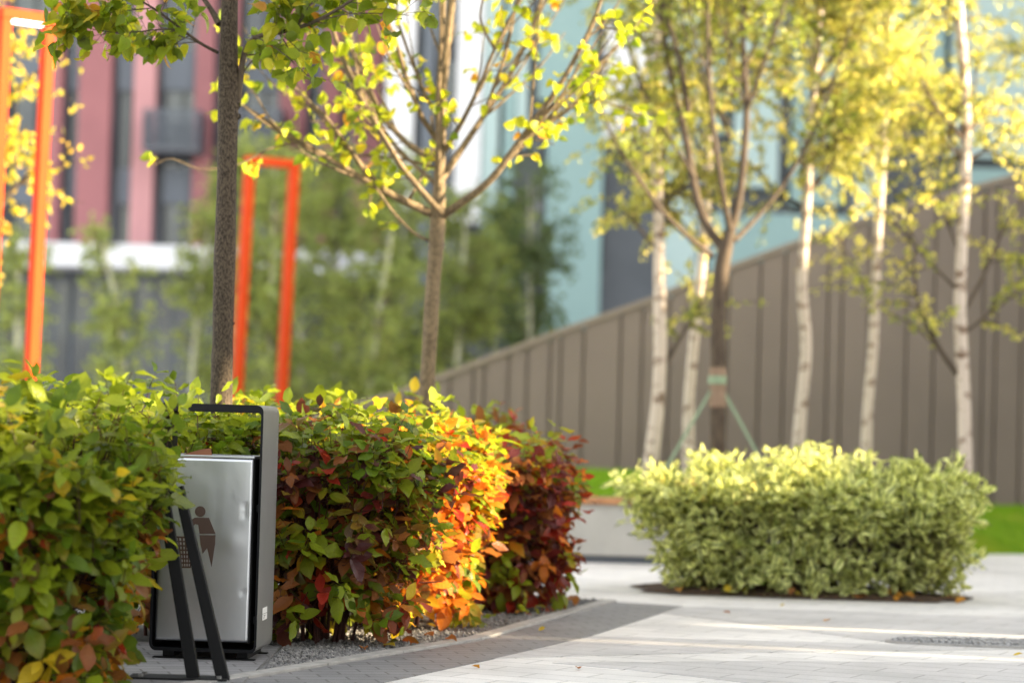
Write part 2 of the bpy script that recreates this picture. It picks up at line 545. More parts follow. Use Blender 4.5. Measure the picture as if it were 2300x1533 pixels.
def leaves(rng, pos, dr, up, L, wr, kind, c1, c2, fold=.25, curl=.35, stalk=0.0):
    """returns V, F(quads), pigment, uv for all leaves at once"""
    t, w = leaf_template(kind)
    N = len(pos); K = len(t)
    dr = nrm(dr)
    nn = nrm(up - dr * np.sum(up * dr, -1, keepdims=True))
    sd = np.cross(dr, nn)
    L = np.broadcast_to(L, (N,)); 
    fo = rng.uniform(-.1, 1.0, N) * fold * 2
    cu = rng.uniform(-.3, 1.2, N) * curl
    tw = rng.normal(size=N) * .25
    wav = rng.normal(size=(N, K)) * .05
    off = np.array([-1, 0, 1.0])
    tt = np.broadcast_to(t[None, :, None], (N, K, 3))
    ww = w[None, :, None] * off[None, None, :] * np.broadcast_to(np.asarray(wr), (N,))[:, None, None]
    z = np.abs(ww) * fo[:, None, None] - cu[:, None, None] * tt ** 2 * .6 + ww * tt * tw[:, None, None] + wav[:, :, None] * np.abs(off)
    x = tt - .12 * cu[:, None, None] ** 2 * tt ** 2
    X = (x * L[:, None, None])[..., None]; Y = (ww * L[:, None, None])[..., None]; Z = (z * L[:, None, None])[..., None]
    V = pos[:, None, None] + X * dr[:, None, None] + Y * sd[:, None, None] + Z * nn[:, None, None]
    V = V.reshape(-1, 3)
    i = np.arange(N)[:, None, None] * K * 3
    k = np.arange(K - 1)[None, :, None] * 3
    s = np.arange(2)[None, None]
    Fs = np.stack([i + k + s, i + k + s + 1, i + k + s + 4, i + k + s + 3], -1).reshape(-1, 4)
    uv = np.stack([np.clip(tt, 0, 1), np.broadcast_to((ww / np.maximum(np.asarray(wr).max(), 1e-6)) * .5 + .5, tt.shape)], -1).reshape(-1, 2)
    # pigment runs from the base colour to a second colour at the rim and tip
    mixf = np.clip(tt * .6 + np.abs(off) * .25 + rng.normal(size=(N, 1, 1)) * .25, 0, 1)[..., None]
    pg = (c1[:, None, None] * (1 - mixf) + c2[:, None, None] * mixf).reshape(-1, 3)
    return V, Fs, np.clip(pg, 0, 1), uv

class LeafBag:
    def __init__(s): s.V = []; s.F = []; s.P = []; s.U = []; s.n = 0
    def add(s, V, F, P, U):
        s.V.append(V); s.F.append(F + s.n); s.P.append(P); s.U.append(U); s.n += len(V)
    def build(s, name, m, parent=None):
        return quick_mesh(name, np.concatenate(s.V), np.concatenate(s.F), m, parent, True, np.concatenate(s.P), np.concatenate(s.U))

# leaf pigments (albedo)
G_DEEP = (.05, .09, .010); G = (.095, .155, .011); G_YEL = (.21, .26, .016); YEL = (.50, .36, .02)
ORA = (.48, .15, .015); RED = (.30, .028, .016); MAR = (.085, .022, .022); BRN = (.22, .08, .025); LIME = (.30, .36, .03)
def pick(rng, n, table):
    wts = np.array([q[0] for q in table], float); wts /= wts.sum()
    cs = np.array([q[1] for q in table])
    return cs[rng.choice(len(table), n, p=wts)] * rng.uniform(.78, 1.22, (n, 1))

# ================================================================== GROUND AND PAVING
m = MB(); m.add([(-150, -40, 0), (150, -40, 0), (150, 200, 0), (-150, 200, 0)], [(0, 1, 2, 3)])
tag(m.build('ground', MT['paving']), kind='structure')

def sheet(name, pix, z, mt_, world=None, smoothn=0):
    P = [gnd(a, b) for a, b in pix] + ([] if world is None else [np.array((a, b, 0.)) for a, b in world])
    m = MB(); m.prism([(p[0], p[1]) for p in P], lambda u, v, d: (u, v, d), -.02, z)
    return tag(m.build(name, mt_), kind='structure')

EDGE = [(-1.62, 7.0)] + [tuple(gnd(a, b)[:2]) for a, b in ((905, 1467), (1080, 1438), (1300, 1374), (1384, 1352))]
EDGE[0] = tuple(np.array(EDGE[1]) + (np.array(EDGE[1]) - np.array(EDGE[2])) * 3.4)
def off(p, q, d):
    v = np.array(q) - np.array(p); v /= np.linalg.norm(v); return np.array([v[1], -v[0]]) * d
# dark setts band along the bed, then the long triangular bands of the paving
m = MB()
inner = [np.array(e) for e in EDGE]
outer = [gnd(a, b)[:2] for a, b in ((860, 1533), (1110, 1479), (1330, 1427), (1535, 1361))]
outer = [outer[0] + (outer[0] - outer[1]) * 2.6] + outer
m.prism([(p[0], p[1]) for p in outer + inner[::-1]], lambda u, v, d: (u, v, d), -.02, .003)
tag(m.build('dark_paving_band', MT['paving_dark']), kind='structure')
sheet('grey_paving_band', [(1330, 1428.5), (1112, 1478.5), (1500, 1468), (2420, 1456), (2900, 1452), (2900, 1450), (2420, 1449), (1990, 1446)][::1], .0025, MT['paving_mid'])
sheet('upper_paving_band', [(1537, 1361.5), (1480, 1376), (1620, 1392), (1990, 1441), (2500, 1446), (2900, 1440), (2900, 1388), (2240, 1385), (1800, 1370)], .0025, MT['paving_mid'])
sheet('lower_paving_band', [(1240, 1488), (1500, 1512), (1780, 1545), (1900, 1700), (3000, 1700), (2900, 1492), (2300, 1489), (1700, 1484)], .0025, MT['paving_mid'])
# kerb edging between gravel and setts
m = MB()
for i in range(4):
    p, q = inner[i], inner[i + 1]
    n_ = int(max(1, round(np.linalg.norm(q - p) / .8)))
    for k in range(n_):
        a = p + (q - p) * (k + .004) / n_; b = p + (q - p) * (k + .996) / n_
        o_ = off(a, b, 1)
        c = [a - o_ * .075, b - o_ * .075, b + o_ * .004, a + o_ * .004]
        m.prism([tuple(x) for x in c], lambda u, v, d: (u, v, d), -.05, .016)
tag(m.build('kerb', MT['kerb'], bevel=.004), kind='structure')
m = MB()
m.add([(p[0] - .05, p[1] + .01, .006) for p in inner] + [(p[0] - 3.2, p[1] + .8, .006) for p in inner], [(i, i + 1, i + 6, i + 5) for i in range(4)])
tag(m.build('gravel_bed', MT['gravelbed']), kind='structure')
m = MB(); m.box(-2.3, -1.00, 8.6, 10.95, -.02, .0125)
tag(m.build('bin_paving_pad', MT['paving_dark']), kind='structure')
# chippings
rng = np.random.default_rng(5)
N = 9000
seg_ = rng.integers(0, 4, N)
seg_ = np.where(rng.random(N) < .35, 0, seg_)
f = rng.random(N)
f = np.where(seg_ == 0, .55 + .45 * f, f)
ip = np.array(inner)
base = ip[seg_] * (1 - f[:, None]) + ip[seg_ + 1] * f[:, None]
inw = rng.random(N) ** 1.3 * 1.0 + .075
cx = base[:, 0] - inw * .95; cy = base[:, 1] + inw * .3
ico = np.array([(0, 0, 1), (.9, 0, .3), (.28, .85, .25), (-.72, .53, .35), (-.72, -.53, .2), (.28, -.85, .3), (0, 0, -.6)])
fi = np.array([(0, 1, 2), (0, 2, 3), (0, 3, 4), (0, 4, 5), (0, 5, 1), (6, 2, 1), (6, 3, 2), (6, 4, 3), (6, 5, 4), (6, 1, 5)])
okp = ~((cx < -.98) & (cy < 11.0)); cx = cx[okp]; cy = cy[okp]; N = len(cx)
sz = rng.uniform(.005, .012, (N, 1, 1)) * rng.uniform(.6, 1.3, (N, 1, 3))
jit = ico[None] * (1 + rng.normal(size=(N, 7, 1)) * .2)
V = jit * sz + np.stack([cx, cy, np.full(N, .010)], 1)[:, None]
tag(quick_mesh('gravel', V.reshape(-1, 3), (fi[None] + (np.arange(N) * 7)[:, None, None]).reshape(-1, 3), MT['stone'], smooth=False), kind='stuff',
    label='loose grey stone chippings along the foot of the red hedge', cat='gravel')

# manhole-like round of small setts at the right edge
c = gnd(2265, 1449)
t = thing('drain_cover', 'long oval grey textured cover lying in the pale paving at far right', 'drain cover', (c[0], c[1], 0))
m = MB()
k = 48
ring = [(cos(i / k * 2 * pi), sin(i / k * 2 * pi)) for i in range(k)]
m.prism([(a * .62, b * .19) for a, b in ring], lambda u, v, d: (u, v, d), -.02, .012)
m.build('rim', MT['kerb'], t)
m = MB()
m.prism([(a * .60, b * .17) for a, b in ring], lambda u, v, d: (u, v, d), -.02, .015)
r_ = random.Random(3)
for i in range(-18, 19):
    for j in range(-13, 14):
        x, y = i * .032, j * .032
        if (x / .585) ** 2 + (y / .155) ** 2 < 1:
            m.box(x - .012, x + .012, y - .012, y + .012, .0152, .0152 + .006 + r_.random() * .007)
m.build('cover_plate', MT['iron'], t)

# soil bed of the variegated bush
rng = np.random.default_rng(8)
cxs = 1.90; cys = 15.72
m = MB()
nr, na = 10, 64
V = []; 
for i in range(nr + 1):
    r = i / nr
    for j in range(na):
        a = j / na * 2 * pi
        ex = abs(cos(a)) ** .6 * np.sign(cos(a)) * 1.07; ey = abs(sin(a)) ** .6 * np.sign(sin(a)) * .50
        z = .055 * (1 - r ** 2) + .007 + (rng.random() - .5) * .022 * (r < .95)
        wob = 1 + .05 * sin(5 * a + 1) + .035 * sin(11 * a)
        ex *= wob; ey *= wob
        V.append((cxs + ex * r, cys + ey * r - ex * r * .06, max(z, .007)))
Fs = [(i * na + j, i * na + (j + 1) % na, (i + 1) * na + (j + 1) % na, (i + 1) * na + j) for i in range(nr) for j in range(na)]
m.add(V, Fs)
tag(m.build('soil', MT['soil'], smooth=True), kind='structure')

# ================================================================== RAISED LAWN, PLANTER WALL
def lawn_z(x, y):
    # mound: high at the left (held by the planter wall), falling to paving level at the right
    s = min(max((x - 2.6) / 2.6, 0), 1); s = s * s * (3 - 2 * s)
    zl = .50 + (y - 18.5) / 10 * .08
    front = min(max((y - 22.0) / 3.0, 0), 1)
    zr = .02 + front * .25 + max(0, y - 25) * .01
    return zl * (1 - s) + zr * s
XS = np.linspace(-9, 14, 70); YS = np.linspace(19.05, 33, 40)
V = []
for y in YS:
    for x in XS:
        s = min(max((x - 2.6) / 2.0, 0), 1); s = s * s * (3 - 2 * s)
        yy = y + s * 3.2 * (1 - (y - 19.05) / 13.95)
        V.append((x, yy, lawn_z(x, yy) if y > YS[0] else (lawn_z(x, yy) if s < .3 else .0)))
nx = len(XS)
Fs = [(j * nx + i, j * nx + i + 1, (j + 1) * nx + i + 1, (j + 1) * nx + i) for j in range(len(YS) - 1) for i in range(nx - 1)]
m = MB(); m.add(V, Fs)
tag(m.build('lawn', MT['grass'], smooth=True), kind='structure')
rng = np.random.default_rng(11)
N = 26000
x = rng.uniform(-.5, 8, N); y = rng.uniform(19.1, 27.5, N)
ok = (x < 2.8) | (y > 22.2)
x = x[ok]; y = y[ok]; N = len(x)
z = np.array([lawn_z(a, b) for a, b in zip(x, y)])
h = rng.uniform(.03, .07, N); a = rng.uniform(0, pi, N)
dx = np.cos(a) * .006; dy = np.sin(a) * .006
lx = rng.normal(size=N) * .015; ly = rng.normal(size=N) * .015
V = np.stack([np.stack([x - dx, y - dy, z - .01], 1), np.stack([x + dx, y + dy, z - .01], 1), np.stack([x + lx, y + ly, z + h], 1)], 1).reshape(-1, 3)
tag(quick_mesh('grass', V, np.arange(N * 3).reshape(-1, 3), MT['blade'], smooth=False), kind='stuff', label='short bright green grass of the lawn at the foot of the taupe wall', cat='grass')

t = thing('raised_planter_wall', 'low pale concrete planter wall with a wooden seat on top behind the red hedge', 'planter', (1.2, 18.8, 0))
m = MB()
m.box(-7.2, 2.2, 0, .30, 0.055, .455); m.build('wall', MT['concrete'], t, bevel=.012)
m = MB(); m.box(-7.18, 2.18, .03, .28, 0, .055); m.build('plinth', MT['slate'], t)
m = MB()
for k in range(6):
    m.box(-7.22, 2.22, -.03 + k * .062, -.03 + k * .062 + .055, .457, .505)
m.build('seat_slats', MT['wood'], t)

# ================================================================== TAUPE SLOPING WALL
WD = 28.0
top_pix = [(560, 985), (880, 893), (1060, 825), (1220, 765), (1450, 684), (1560, 638), (1700, 585), (1850, 530), (2060, 462), (2300, 398), (2700, 300), (3300, 180)]
TOP = np.array([[at(a, b, WD)[0], at(a, b, WD)[2]] for a, b in top_pix])
wall = thing('sloping_clad_wall', 'tall taupe wall with vertical seams and a rising slanted top behind the birches', 'wall', (TOP[1, 0], WD, 0))
ox = TOP[1, 0]
seam_px = [880, 925, 948, 1010, 1062, 1086, 1140, 1182, 1233, 1257, 1308, 1391, 1439, 1500, 1554, 1630, 1702, 1757, 1855, 1886, 1946, 2032, 2094, 2204, 2233, 2290, 2370, 2400, 2480, 2560, 2600, 2700, 2790, 2830, 2950, 3050, 3100, 3250]
sx = [at(p, 900, WD)[0] for p in seam_px]
m = MB()
for a, b in zip([TOP[0, 0]] + sx[:-1], sx):
    a2, b2 = a + .014, b - .014
    mid = [p for p in TOP if a2 < p[0] < b2]
    pts = [(a2, 0), (b2, 0), (b2, np.interp(b2, TOP[:, 0], TOP[:, 1]))] + [tuple(p) for p in mid[::-1]] + [(a2, np.interp(a2, TOP[:, 0], TOP[:, 1]))]
    m.prism([(p[0] - ox, max(p[1], .02) if i > 1 else 0) for i, p in enumerate(pts)], lambda u, v, d: (u, d, v), 0, .05)
m.build('cladding', MT['taupe'], wall)
m = MB()
pts = [(TOP[0, 0] - ox, 0), (sx[-1] - ox, 0)] + [(p[0] - ox, p[1] - .03) for p in TOP[::-1] if p[0] <= sx[-1]]
m.prism(pts, lambda u, v, d: (u, d, v), .052, .40)
m.build('backing', MT['taupe_gap'], wall)
m = MB()
for p, q in zip(TOP[:-1], TOP[1:]):
    m.prism([(p[0] - ox, p[1] + .004), (q[0] - ox, q[1] + .004), (q[0] - ox, q[1] + .07), (p[0] - ox, p[1] + .07)], lambda u, v, d: (u, d, v), -.03, .46)
m.build('coping', MT['taupe_cap'], wall)

# ================================================================== LITTER BIN
BD = 10.2
bl = at(334, 1467, BD); brr = at(575, 1467, BD)
RZ = -0.068
Wb = (brr[0] - bl[0]) / cos(RZ)
bin_ = thing('litter_bin', 'tall steel litter bin in a grey metal frame with a brown person and basket symbol', 'litter bin', (bl[0], BD, 0), RZ)
def bloc(px, py, inset=0.0):
    """photo point on the bin's front -> local x, z"""
    d = F_ + (px - 1150) / FPX * RV + (766.5 - py) / FPX * UV
    n_ = np.array([-sin(RZ), cos(RZ), 0]); p0 = np.array([bl[0], BD, 0]) + n_ * inset
    o_ = np.array([0, 0, CAM_H])
    P = o_ + d * (np.dot(p0 - o_, n_) / np.dot(d, n_))
    v = P - np.array([bl[0], BD, 0])
    return v[0] * cos(RZ) + v[1] * sin(RZ), P[2]
W = bloc(575, 1467)[0]
ZB = bloc(575, 1467)[1]; ZT = bloc(560, 909)[1]
DP = .40
# frame loop with rounded outer corners; the long faces grey, the front and back edges and the underside black
def rrect(x0, x1, z0, z1, r, k=6):
    pts = []
    for cx_, cz_, a0 in ((x1 - r, z0 + r, -90), (x1 - r, z1 - r, 0), (x0 + r, z1 - r, 90), (x0 + r, z0 + r, 180)):
        for i in range(k + 1):
            a = RAD(a0 + 90 * i / k); pts.append((cx_ + r * cos(a), cz_ + r * sin(a)))
    return pts
o_ = rrect(0, W, ZB, ZT, .030); i_ = rrect(.010, W - .010, ZB + .014, ZT - .032, .016)
n = len(o_)
V = [(a, 0, b) for a, b in o_] + [(a, 0, b) for a, b in i_] + [(a, DP, b) for a, b in o_] + [(a, DP, b) for a, b in i_]
Fo = [(i, (i + 1) % n, 2 * n + (i + 1) % n, 2 * n + i) for i in range(n)]
Fi = [(n + (i + 1) % n, n + i, 3 * n + i, 3 * n + (i + 1) % n) for i in range(n)]
Ff = [((i + 1) % n, i, n + i, n + (i + 1) % n) for i in range(n)]
Fb = [(2 * n + i, 2 * n + (i + 1) % n, 3 * n + (i + 1) % n, 3 * n + i) for i in range(n)]
m = MB(); m.add(V, Fo, 0)
m.f += Fi + Ff + Fb; m.m += [1] * (3 * n)
m.build('frame', [MT['frame_grey'], MT['edge_black']], bin_)
px0, pz0 = bloc(346, 1438); px1, pz1 = bloc(570.5, 1030)
x0, x1 = .016, px1; z0, z1 = pz0, pz1
m = MB()     # body: four walls and a floor, open at the top
m.box(x0, x0 + .008, .028, DP - .02, z0, z1 - .004); m.box(x1 - .008, x1, .028, DP - .02, z0, z1 - .004)
m.box(x0 + .008, x1 - .008, .028, .036, z0, z1 - .004); m.box(x0 + .008, x1 - .008, DP - .028, DP - .02, z0, z1 - .004); m.box(x0 + .008, x1 - .008, .036, DP - .028, z0, z0 + .01)
m.build('body', MT['inner'], bin_)
m = MB()
# front panel, a shallow tray with folded edges and slight dents
gx, gz = 34, 60
xs = np.linspace(x0 + .004, x1 - .004, gx); zs = np.linspace(z0 + .004, z1 - .002, gz)
dents = [(bloc(549, 1138), .010, .004), (bloc(549, 1156), .010, .004), (bloc(545, 1330), .010, .003), (bloc(470, 1060), .05, .0016), (bloc(520, 1215), .045, -.0022), (bloc(430, 1340), .06, .0014)]
V = []
for zz in zs:
    for xx in xs:
        e = min(xx - xs[0], xs[-1] - xx, zz - zs[0], zs[-1] - zz)
        d = .014
        d += .0012 * (abs((xx - xs[0]) / (xs[-1] - xs[0]) - .5) * 2) ** 6
        for (cc, rr, dd) in dents:
            d += dd * math.exp(-((xx - cc[0]) ** 2 + (zz - cc[1]) ** 2) / rr ** 2)
        V.append((xx, d, zz))
Fs = [(j * gx + i, j * gx + i + 1, (j + 1) * gx + i + 1, (j + 1) * gx + i) for j in range(gz - 1) for i in range(gx - 1)]
m.add(V, Fs)
pn = m.build('front_panel', MT['steel'], bin_, smooth=True)
sd = pn.modifiers.new('thickness', 'SOLIDIFY'); sd.thickness = .002; sd.offset = -1
m = MB()     # rim
for a, b, c_, d_ in ((x0, x1, .012, .030), (x0, x1, DP - .03, DP - .018), (x0, x0 + .010, .030, DP - .03), (x1 - .010, x1, .030, DP - .03)):
    m.box(a, b, c_, d_, z1, z1 + .010)
m.build('rim', MT['steel'], bin_, bevel=.002)
m = MB()
for za in (.08, .55):
    m = MB(); m.box(W - .026, W - .0102, .05, .09, z0 + za, z0 + za + .03); m.build('hinge', MT['black'], bin_)
for a in (.05, W - .09):
    m = MB(); m.box(a, a + .05, .04, DP - .04, .0185, ZB - .0005); m.build('foot', MT['black'], bin_, bevel=.003)
for a in (.02, DP - .06):
    m = MB(); m.box(.01, W - .01, a, a + .04, .004, .018); m.build('ground_rail', MT['black'], bin_, bevel=.003)
# symbol: a person dropping litter in a basket
def plate(m, pix, y0=.0105, y1=.0135):
    P = [bloc(a, b) for a, b in pix]
    m.prism(P, lambda u, v, d: (u, d, v), y0, y1)
m = MB()
hc = bloc(448.5, 1148); r = .0225
m.prism([(hc[0] + r * cos(a), hc[1] + r * sin(a)) for a in np.linspace(0, 2 * pi, 28, endpoint=False)], lambda u, v, d: (u, d, v), .0105, .0135)
plate(m, [(436, 1162), (468, 1162), (483, 1198), (447, 1198), (444, 1178), (437, 1176), (420, 1196), (412, 1190), (430, 1166)])
plate(m, [(447, 1201), (483, 1201), (482, 1222), (474, 1273), (464, 1230), (454, 1243), (449, 1222)])
TL, TR, BL_, BR_ = np.array((391., 1205)), np.array((432., 1207)), np.array((402., 1273)), np.array((426., 1273))
def q(u, v): return (TL * (1 - u) + TR * u) * (1 - v) + (BL_ * (1 - u) + BR_ * u) * v
for i in range(6):
    u = i / 5; plate(m, [q(u - .05, 0), q(u + .05, 0), q(u + .05, 1), q(u - .05, 1)])
for j in range(8):
    v = j / 7; plate(m, [q(-.05, v - .028), q(1.05, v - .028), q(1.05, v + .028), q(-.05, v + .028)], .0108, .0138)
m.build('litter_symbol', MT['symbol'], bin_)
m = MB()
for (za, zb) in ((1370, 1383), (1384.5, 1398)):
    z_a = bloc(585, zb)[1]; z_b = bloc(585, za)[1]
    m.box(W + .0003, W + .0013, .13, .24, z_a, z_b)
st = m.build('sticker', MT['sticker'], bin_)
m = MB()
for k_ in range(3):
    m.box(W + .0014, W + .0017, .15, .17 + .015 * k_, bloc(585, 1395)[1] + k_ * .006, bloc(585, 1395)[1] + k_ * .006 + .002)
m.build('sticker_print', MT['inner'], st)
# cardboard lying in the bin
A = [bloc(a, b, .15) for a, b in ((405, 1034), (412, 1019), (447, 1009), (470, 1006), (478, 1034))]
m = MB(); m.prism([(A[0][0], A[0][1] - .05), (A[-1][0], A[-1][1] - .05)] + A[::-1], lambda u, v, d: (u, d + (v - A[0][1]) * .6, v), .15, .154)
c0 = np.array([bl[0], BD, 0])
ob = m.build('cardboard_scrap', MT['card'])
ob.location = tuple(c0); ob.rotation_euler = (0, 0, RZ)
tag(ob, 'folded brown cardboard scrap sticking out of the open steel bin', 'cardboard')

# ================================================================== CYCLE STAND (leaning black flat-bar hoop)
CS = 9.45
def on(px, py, D): return at(px, py, D)
b1 = gnd(447, 1534); b2 = gnd(507, 1527)
stand = thing('cycle_stand', 'black metal leaning hoop of a cycle stand in front of the steel bin', 'cycle stand', (b1[0], b1[1], 0))
L1a = at(438, 1526, 9.42); L1b = at(362, 1112, 9.42)
L2a = at(505, 1520, 9.50); L2b = at(407, 1098, 9.50)
m = MB()
loc0 = np.array([b1[0], b1[1], 0])
w_ = .050
m.bar(L1a - loc0, L1b - loc0, w_ * .95, .012, up=(0, 1, .0)); 
m.bar(L2a - loc0, L2b - loc0 , w_ * .95, .012, up=(0, 1, .0))
m2 = m
def slab(m, quad, y0, y1):
    P = [at(a, b, 9.45) - loc0 for a, b in quad]
    V = [(p[0], y0, p[2]) for p in P] + [(p[0], y1, p[2]) for p in P]
    k = len(P)
    m.add(V, [tuple(range(k))[::-1], tuple(range(k, 2 * k))] + [(i, (i + 1) % k, k + (i + 1) % k, k + i) for i in range(k)])
m = MB()
yo = 9.40 - b1[1]
slab(m, [(452, 1528), (424, 1528), (358, 1122), (368, 1112), (384, 1122)], yo, yo + .045)
slab(m, [(518, 1526), (488, 1521), (398, 1116), (414, 1090)], yo + .003, yo + .048)
slab(m, [(358, 1120), (356, 1106), (414, 1089), (410, 1112), (384, 1118)], yo + .006, yo + .042)
m.build('hoop', MT['black'], stand, bevel=.003)
m = MB()
pa = gnd(290, 1527) - loc0; pb = gnd(518, 1527) - loc0
m.box(pa[0], pb[0], yo - .05, yo + .10, .006, .020)
m.build('base_plate', MT['black'], stand, bevel=.003)
for xx in (pa[0] + .05, pb[0] - .03):
    for yy in (yo - .025, yo + .075):
        m = MB(); m.prism([(xx + .011 * cos(a), yy + .011 * sin(a)) for a in np.linspace(0, 2 * pi, 6, endpoint=False)], lambda u, v, d: (u, v, d), .0202, .030)
        m.build('bolt', MT['frame_grey'], stand)

# ================================================================== ORANGE PORTAL FRAMES
def portal(label, D, lx, rx, topy_l, topy_r, wpx, dD, lean, glow=True):
    """posts at pixel columns lx, rx (at the top), leaning slightly"""
    a = at(lx, topy_l, D); b = at(rx, topy_r, D + dD)
    t = thing('orange_portal_frame', label, 'portal frame', (a[0], a[1], 0), 0, 'orange portal frames of the plaza')
    o = np.array([a[0], a[1], 0])
    wd = wpx / FPX * D * .60
    A0 = a - o; B0 = b - o
    dd = (B0 - A0) * np.array([1, 1, 0]); dd = dd / np.linalg.norm(dd)
    A1 = np.array([A0[0] + lean[0], A0[1], 0]); B1 = np.array([B0[0] + lean[1], B0[1], 0])
    Hh = (A0[2] + B0[2]) / 2 - wd / 2
    A0[2] = B0[2] = Hh
    for p0, p1 in ((A1, A0), (B1, B0)):
        m = MB()
        m.bar(p0, p1 - np.array([0, 0, wd / 2 + .002]), wd, wd * 1.15, up=(dd[1] * -1, dd[0], 0)); m.build('post', MT['orange'], t, bevel=.006)
    m = MB(); m.bar(A0 - dd * wd * .5, B0 + dd * wd * .5, wd * 1.15, wd); m.build('top_beam', MT['orange'], t, bevel=.006)
    if glow:
      m = MB(); m.bar(A0 + dd * wd * .75 + np.array([0, 0, -wd * .62]), B0 - dd * wd * .75 + np.array([0, 0, -wd * .62]), wd * .6, wd * .22); m.build('glow_strip', MT['beam_glow'], t)  # glowing bar put where the beam looks bright from below
    for p in (A1, B1):
        m = MB(); m.box(p[0] - wd, p[0] + wd, p[1] - wd, p[1] + wd, .004, .024); m.build('base_plate', MT['slate'], t)
    return t
portal('tall orange metal frame with a lit strip standing for the bright underside of its top beam at far left', 17.8, 12, 110, 22, 30, 40, .22, (-.06, -.06))
portal('orange metal frame between the dark trunk and the yellow leaved tree', 30.5, 561, 661, 358, 353, 32, .35, (-.10, -.10), False)

# ================================================================== SHRUBS
def shrub(label, cx_, cy_, rx, ry, h, ntw, tables, seed, Lf=(.065, .135), group='dogwood shrubs of the hedge', wr=.27, low=.12, nstem=16, kind='dog', name='dogwood_shrub', lm='leaf_dog', sm='twig', pairs=(.40, .70, 1.0), tw_len=(.10, .20), inner_=.55, droop=.35, lumps=.08, topflat=.76, dark=.76):
    rng = np.random.default_rng(seed)
    t = thing(name, label, 'shrub', (cx_, cy_, 0), 0, group)
    # outline of the shrub
    ph = rng.uniform(0, 2 * pi, 8)
    def rad(phi, u):
        a = np.where(u > topflat, np.sqrt(np.clip(1 - ((u - topflat) / (1.02 - topflat)) ** 2.6, 0, 1)), .74 + .26 * (u / topflat) ** .8)
        bump = 1 + lumps * (np.sin(3 * phi + ph[0] + 4 * u) + .7 * np.sin(5 * phi + ph[1] - 6 * u) + .6 * np.sin(7 * phi + ph[2] + 9 * u))
        return a * bump
    phi = rng.uniform(0, 2 * pi, ntw)
    u = rng.uniform(low, 1.0, ntw)
    top = rng.random(ntw) < .30
    u = np.where(top, .99, u)
    rr = rad(phi, np.minimum(u, .97)) * np.where(top, np.sqrt(rng.random(ntw)) * 2.2, 1)
    rr = np.where(top, np.minimum(rr, 1.0), rr)
    u = np.where(top, 1.02 - .45 * np.maximum(0, rr - .25) ** 1.8, u)
    S = np.stack([np.cos(phi) * rr * rx, np.sin(phi) * rr * ry, u * h * (1 + .05 * np.sin(4 * phi + ph[4]) + .04 * np.sin(rr * 9 + ph[5] + 3 * phi))], 1)
    Cn = np.array([0, 0, .42 * h])
    s = inner_ + (1.04 - inner_) * rng.random(ntw) ** .55
    T = Cn + (S - Cn) * s[:, None]
    T[:, 2] = np.maximum(T[:, 2], .05)
    outd = nrm(S - Cn)
    # main stems
    pm = rng.uniform(0, 2 * pi, nstem)
    E = np.stack([np.cos(pm) * rx * rng.uniform(.25, .85, nstem), np.sin(pm) * ry * rng.uniform(.25, .85, nstem), h * rng.uniform(.55, .92, nstem)], 1)
    B = np.stack([np.cos(pm) * rng.uniform(.02, .14, nstem) * rx / .55, np.sin(pm) * rng.uniform(.02, .14, nstem) * ry / .55, np.zeros(nstem)], 1)
    K = 9
    tt = np.linspace(0, 1, K)[None, :, None]
    mid = (B + E) / 2 + np.array([0, 0, .14 * h]) * 1.0
    mid[:, :2] -= .12 * E[:, :2]
    SP = (1 - tt) ** 2 * B[:, None] + 2 * tt * (1 - tt) * mid[:, None] + tt ** 2 * E[:, None] + rng.normal(size=(nstem, K, 3)) * .008 * tt
    SR = np.linspace(.0095, .0035, K)[None] * rng.uniform(.7, 1.3, (nstem, 1))
    tb = TubeBag(); tb.add(SP, SR, 6)
    # side branches to each twig tip
    dist = np.linalg.norm(T[:, None] - SP[None, :, 5], axis=2) + rng.random((ntw, nstem)) * .15
    near = dist.argmin(1)
    ki = rng.integers(2, 8, ntw)
    ki = np.minimum(ki, np.searchsorted(np.linspace(0, 1, K), np.clip(T[:, 2] / h, .15, 1)) + 0)
    ki = np.clip(ki, 1, K - 1)
    S0 = SP[near, ki]
    tl = rng.uniform(*tw_len, ntw)
    tdir = nrm(outd * .7 + np.array([0, 0, .55]) + rng.normal(size=(ntw, 3)) * .35)
    T0 = T - tdir * tl[:, None]
    K2 = 6
    q_ = np.linspace(0, 1, K2)[None, :, None]
    ctrl = (S0 + T0) / 2 + np.array([0, 0, .03])
    BP = (1 - q_) ** 2 * S0[:, None] + 2 * q_ * (1 - q_) * ctrl[:, None] + q_ ** 2 * T0[:, None]
    tb.add(BP, np.linspace(.0036, .0018, K2)[None] * np.ones((ntw, 1)), 4)
    TW = np.stack([T0, T0 * .5 + T * .5 + rng.normal(size=(ntw, 3)) * .004, T], 1)
    tb.add(TW, np.array([.0019, .0015, .0010])[None] * np.ones((ntw, 1)), 4)
    tb.build('stems', MT[sm], t)
    # leaves in opposite pairs
    bag = LeafBag()
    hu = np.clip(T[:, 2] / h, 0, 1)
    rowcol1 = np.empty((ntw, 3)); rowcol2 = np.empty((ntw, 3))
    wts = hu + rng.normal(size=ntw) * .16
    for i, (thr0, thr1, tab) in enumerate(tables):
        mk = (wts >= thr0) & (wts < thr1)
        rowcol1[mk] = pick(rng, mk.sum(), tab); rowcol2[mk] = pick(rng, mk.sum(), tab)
    sidev = nrm(np.cross(tdir, nrm(rng.normal(size=(ntw, 3)))))
